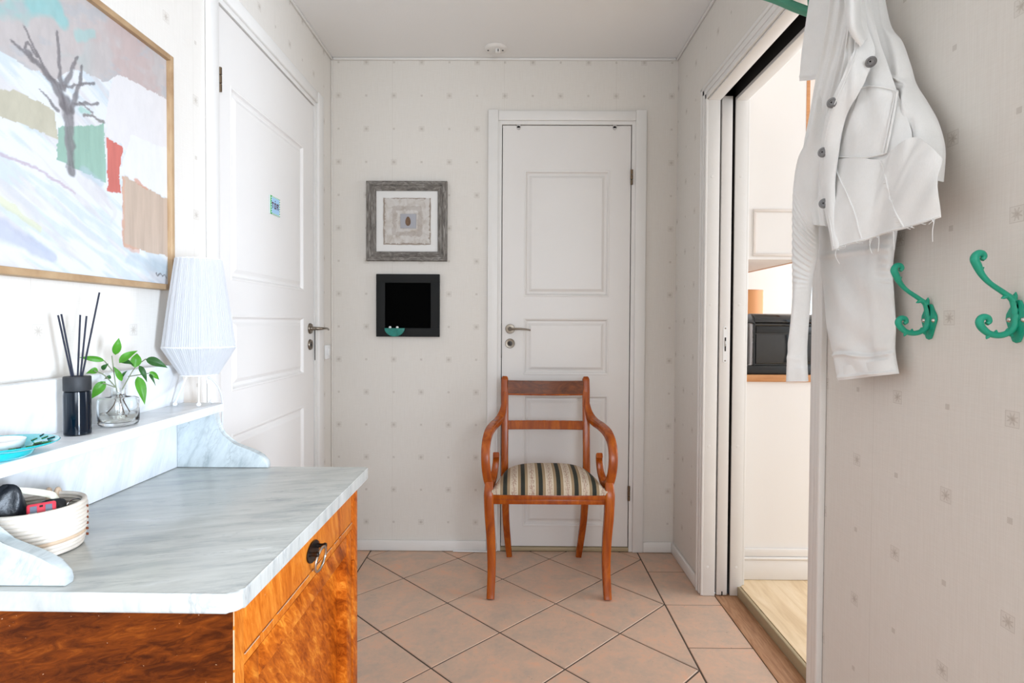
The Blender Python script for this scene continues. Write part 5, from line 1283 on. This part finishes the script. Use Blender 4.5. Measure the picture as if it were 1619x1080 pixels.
# back of the jacket seen at the outer side
AL = [(1.360, 1.96), (1.385, 1.905), (1.404, 1.840), (1.420, 1.776), (1.428, 1.719)]
AR = [(1.240, 1.95), (1.262, 1.840), (1.293, 1.775), (1.318, 1.721), (1.340, 1.690)]
fa = surf(AL, AR, (0.674, 0.684), 0.004, lambda u, v: 0.006 * sn(5 * u + 2 * v) + 0.0025 * math.exp(-((v - 0.93) / 0.012) ** 2), 0.70)
pa = panel('back_panel', fa, 30, 60, M['denim'])
BL = [(1.300, 1.96), (1.288, 1.850), (1.316, 1.761), (1.354, 1.684), (1.376, 1.612), (1.404, 1.527), (1.412, 1.423), (1.380, 1.36)]
BR_ = [(1.180, 1.96), (1.182, 1.800), (1.215, 1.700), (1.240, 1.644), (1.275, 1.580), (1.300, 1.500), (1.300, 1.397), (1.29, 1.34)]
def fbf(u, v):
    k = 1 - 0.55 * v
    return k * (0.010 * sn(2 * math.pi * 2.6 * u + 0.6) + 0.004 * sn(2 * math.pi * 5.3 * u + v * 2)) + 0.003 * sn(11 * v + 4 * u)
fb = surf(BL, BR_, (0.660, 0.668), 0.006, fbf, 0.70)
pb = panel('left_front', fb, 60, 70)
# right front
CL = [(1.215, 1.96), (1.196, 1.800), (1.210, 1.686), (1.225, 1.628), (1.262, 1.570), (1.283, 1.492), (1.285, 1.389), (1.250, 1.300)]
CR_ = [(1.150, 1.96), (1.135, 1.780), (1.102, 1.672), (1.068, 1.596), (1.036, 1.525), (1.012, 1.474), (1.002, 1.432), (1.008, 1.300)]
cf = lambda u, v: 0.005 * sn(6 * u + 5 * v) + 0.005 * sn(13 * u + 3) * (1 - v) ** 1.5 + 0.006 * math.exp(-((u - 0.28 - 0.2 * v) / 0.10) ** 2) * (1 - v) + 0.003 * sn(17 * u - 9 * v) * (1 - v)
fc = surf(CL, CR_, (0.652, 0.712), 0.008, cf, 0.685)
pc_ = panel('right_front', fc, 50, 70)
# lower right front swinging out over the sleeve
DT = [(1.225, 1.470), (1.200, 1.463), (1.130, 1.447), (1.054, 1.422), (1.008, 1.436), (0.972, 1.436), (0.931, 1.408), (0.908, 1.380)]
DB = [(1.200, 1.280), (1.188, 1.280), (1.142, 1.281), (1.094, 1.283), (1.037, 1.285), (0.985, 1.285), (0.944, 1.286), (0.908, 1.290)]
def dfold(u, v):       # here u runs down, v runs along
    return 0.008 * math.exp(-((v - 0.50 + 0.05 * u) / 0.03) ** 2) * (1 - u) - 0.010 * math.exp(-((v - 0.44) / 0.05) ** 2) * (1 - u) ** 2 + 0.006 * sn(7 * v + 2.0 * u) + 0.004 * math.exp(-((v - 0.60 + 0.38 * u - 0.2) / 0.03) ** 2) * (1 - u) + 0.002 * sn(23 * v + 7 * u)
def conform(fn, n=60, m=90):
    """depth of a cloth surface along a line of sight, so that a patch can lie on it"""
    A = np.array([(q.y / q.x, (q.z - 1.12) / q.x, q.x) for q in (fn(0.01 + 0.98 * i / n, j / m) for i in range(n + 1) for j in range(m + 1))])
    def g(ay, az):
        d = (A[:, 0] - ay) ** 2 + (A[:, 1] - az) ** 2; k = np.argpartition(d, 12)[:12]; w = 1 / (d[k] + 1e-5)
        return float((A[k, 2] * w).sum() / w.sum())
    return g
gc = conform(fc)
def laid(y, z, x0, d):      # a point measured at depth x0, laid on the front with stand-off d
    ay, az = y / x0, (z - 1.12) / x0; x = gc(ay, az) - d
    return Vector((x, ay * x, 1.12 + az * x))
def fd(u, v, lift=0.0):      # runs down (u) and along (v)
    uu = min(max(u, 0), 1); a, b = poly_at(DT, v), poly_at(DB, v)
    y, z = a[0] + (b[0] - a[0]) * uu, a[1] + (b[1] - a[1]) * uu
    xl = 0.640 + 0.068 * v; w = min(max((v - 0.40) / 0.25, 0), 1); w = w * w * (3 - 2 * w)
    x = (gc(y / 0.668, (z - 1.12) / 0.668) - 0.003 - 0.004 * uu) * (1 - w) + xl * w
    soft = w + (1 - w) * (0.2 + 0.8 * uu)
    d = 0.006 * math.sin(math.pi * uu) * soft + dfold(u, v) * soft + lift; k = x / 0.668
    return Vector((x - 0.8 * d, y * k - 0.45 * d, 1.12 + (z - 1.12) * k))
pd_ = panel('lower_front', fd, 40, 80)
seam('princess_seam', fd, [(0.02, 0.10), (0.35, 0.22), (0.70, 0.31), (0.99, 0.37)], 0.0016, 0.0034, pd_)
seam('princess_seam', fd, [(0.02, 0.42), (0.30, 0.50), (0.60, 0.56), (0.99, 0.70)], 0.0020, 0.0034, pd_)
for k in range(12):
    t = 0.30 + 0.06 * k
    if t < 0.98: seam('pucker', fd, [(t, 0.475 + (t - 0.30) * 0.27), (t + 0.01, 0.50 + (t - 0.30) * 0.27)], 0.0012, 0.0032, pd_, 3)
bm = B(); P = [fd(0.985, k / 40, 0.0035) for k in range(41)]; sweep(bm, P, 0.0016, 6); obj('frayed_hem', bm, dn, pd_, True, 60)
rr = random.Random(11)
for k in range(26):
    v = rr.uniform(0.03, 0.97); p = fd(0.99, v, 0.003); l = rr.uniform(0.003, 0.009) if k > 4 else rr.uniform(0.018, 0.040)
    bm = B(); sweep(bm, catmull([p, p + Vector((-0.002, rr.uniform(-.006, .006), -l * 0.5)), p + Vector((-0.001, rr.uniform(-.012, .012), -l))], 3), 0.0007, 5); obj('loose_thread', bm, dn, pd_, True, 60)
# button placket
FL = [(1.186, 1.96), (1.186, 1.813), (1.177, 1.748), (1.152, 1.675), (1.189, 1.628), (1.229, 1.590), (1.257, 1.545), (1.270, 1.490), (1.266, 1.435), (1.250, 1.380), (1.231, 1.331), (1.215, 1.277)]
FR = [(1.143, 1.96), (1.143, 1.788), (1.137, 1.735), (1.088, 1.640), (1.100, 1.604), (1.137, 1.575), (1.171, 1.548), (1.190, 1.515), (1.200, 1.478), (1.211, 1.430), (1.213, 1.380), (1.206, 1.330), (1.192, 1.279)]
def ff(u, v, lift=0.0):
    a, b = poly_at(FL, v), poly_at(FR, v)
    return laid(a[0] + (b[0] - a[0]) * u, a[1] + (b[1] - a[1]) * u, 0.67, 0.0110 + 0.003 * math.sin(math.pi * min(max(u, 0), 1)) + 0.0025 * sn(16 * v + 2 * u) + lift)
pf = panel('button_placket', ff, 16, 110)
for e in (0.14,): seam('placket_stitch', ff, [(e, 0.12), (e, 0.4), (e, 0.7), (e, 0.98)], 0.0010, 0.003, pf, 14)
def bface(bm, p):       # turn a button with the cloth, towards the room
    for v in bm.verts: v.co = Matrix.Rotation(math.radians(38), 3, 'Z') @ (v.co * 1.14) + p
def near(fn, y, z):
    best = None
    for i in range(21):
        for j in range(201):
            p = fn(0.02 + 0.96 * i / 20, j / 200); d = (p.y - y) ** 2 + (p.z - z) ** 2
            if best is None or d < best[0]: best = (d, p)
    return best[1]
for (y, z) in ((1.113, 1.632), (1.190, 1.575), (1.235, 1.488), (1.231, 1.378)):
    q = near(ff, *mv((y, z), 0.650 / 0.665)); p = q + Vector((-0.003, -0.002, 0)); bm = B()
    lathe(bm, [(0, -0.0052), (0.0018, -0.0052), (0.0020, -0.0044), (0.0040, -0.0042), (0.0045, -0.0050), (0.0060, -0.0050), (0.0066, -0.0042), (0.0082, -0.0046), (0.0090, -0.0030), (0.0088, 0.0), (0, 0.0)], (0, 0, 0), 'x', 28); bface(bm, p)
    b = obj('button', bm, M['pewter'], jk, True, 30)
    bm = B(); lathe(bm, [(0, -0.0062), (0.0012, -0.0060), (0.0016, -0.0050), (0, -0.0050)], (0, 0, 0), 'x', 12); bface(bm, p); obj('button_rivet', bm, M['hole'], b, True, 60)
# chest pocket
PT = [(1.125, 1.583), (1.100, 1.576), (1.065, 1.560), (1.038, 1.545), (1.017, 1.532)]
PB = [(1.205, 1.468), (1.165, 1.455), (1.110, 1.439), (1.075, 1.433), (1.047, 1.429)]
def fp(u, v, lift=0.0):
    a, b = poly_at(PT, v), poly_at(PB, v)
    return laid(a[0] + (b[0] - a[0]) * u, a[1] + (b[1] - a[1]) * u, 0.67, 0.0028 + 0.003 * math.sin(math.pi * min(max(u, 0), 1)) * math.sin(math.pi * min(max(v, 0), 1)) + lift)
pk = panel('chest_pocket', fp, 24, 30, th=0.0012)
seam('pocket_edge', fp, [(0.02, 0.02), (0.02, 0.98)], 0.0012, 0.003, pk, 20); seam('pocket_edge', fp, [(0.02, 0.97), (0.5, 0.99), (0.98, 0.97)], 0.0020, 0.003, pk, 10); seam('pocket_edge', fp, [(0.98, 0.02), (0.98, 0.98)], 0.0012, 0.003, pk, 20); seam('pocket_stitch', fp, [(0.08, 0.90), (0.98, 0.88)], 0.0009, 0.003, pk, 16)
# collar band folding over the front
JL = [(1.176, 1.96), (1.170, 1.810), (1.163, 1.770), (1.153, 1.711), (1.115, 1.656)]
JR = [(1.126, 1.96), (1.126, 1.785), (1.121, 1.747), (1.118, 1.699), (1.096, 1.660)]
def fj(u, v, lift=0.0):
    a, b = poly_at(JL, v), poly_at(JR, v)
    return laid(a[0] + (b[0] - a[0]) * u, a[1] + (b[1] - a[1]) * u, 0.66, 0.017 + 0.006 * math.sin(math.pi * min(max(u, 0), 1)) + 0.003 * sn(9 * v + 3 * u) + lift)
pj = panel('collar', fj, 16, 50)
seam('collar_edge', fj, [(0.97, 0.05), (0.97, 0.5), (0.97, 0.97)], 0.0022, 0.0006, pj, 14); seam('collar_edge', fj, [(0.05, 0.97), (0.95, 0.985)], 0.0022, 0.0006, pj, 8)
bm = B(); sweep(bm, catmull([(0.712, 1.195, 1.950), (0.725, 1.195, 2.005), (0.715, 1.190, 2.021), (0.705, 1.185, 2.005), (0.690, 1.180, 1.940)], 6), 0.0030, 8); obj('hanging_loop', bm, dn, jk, True, 60)
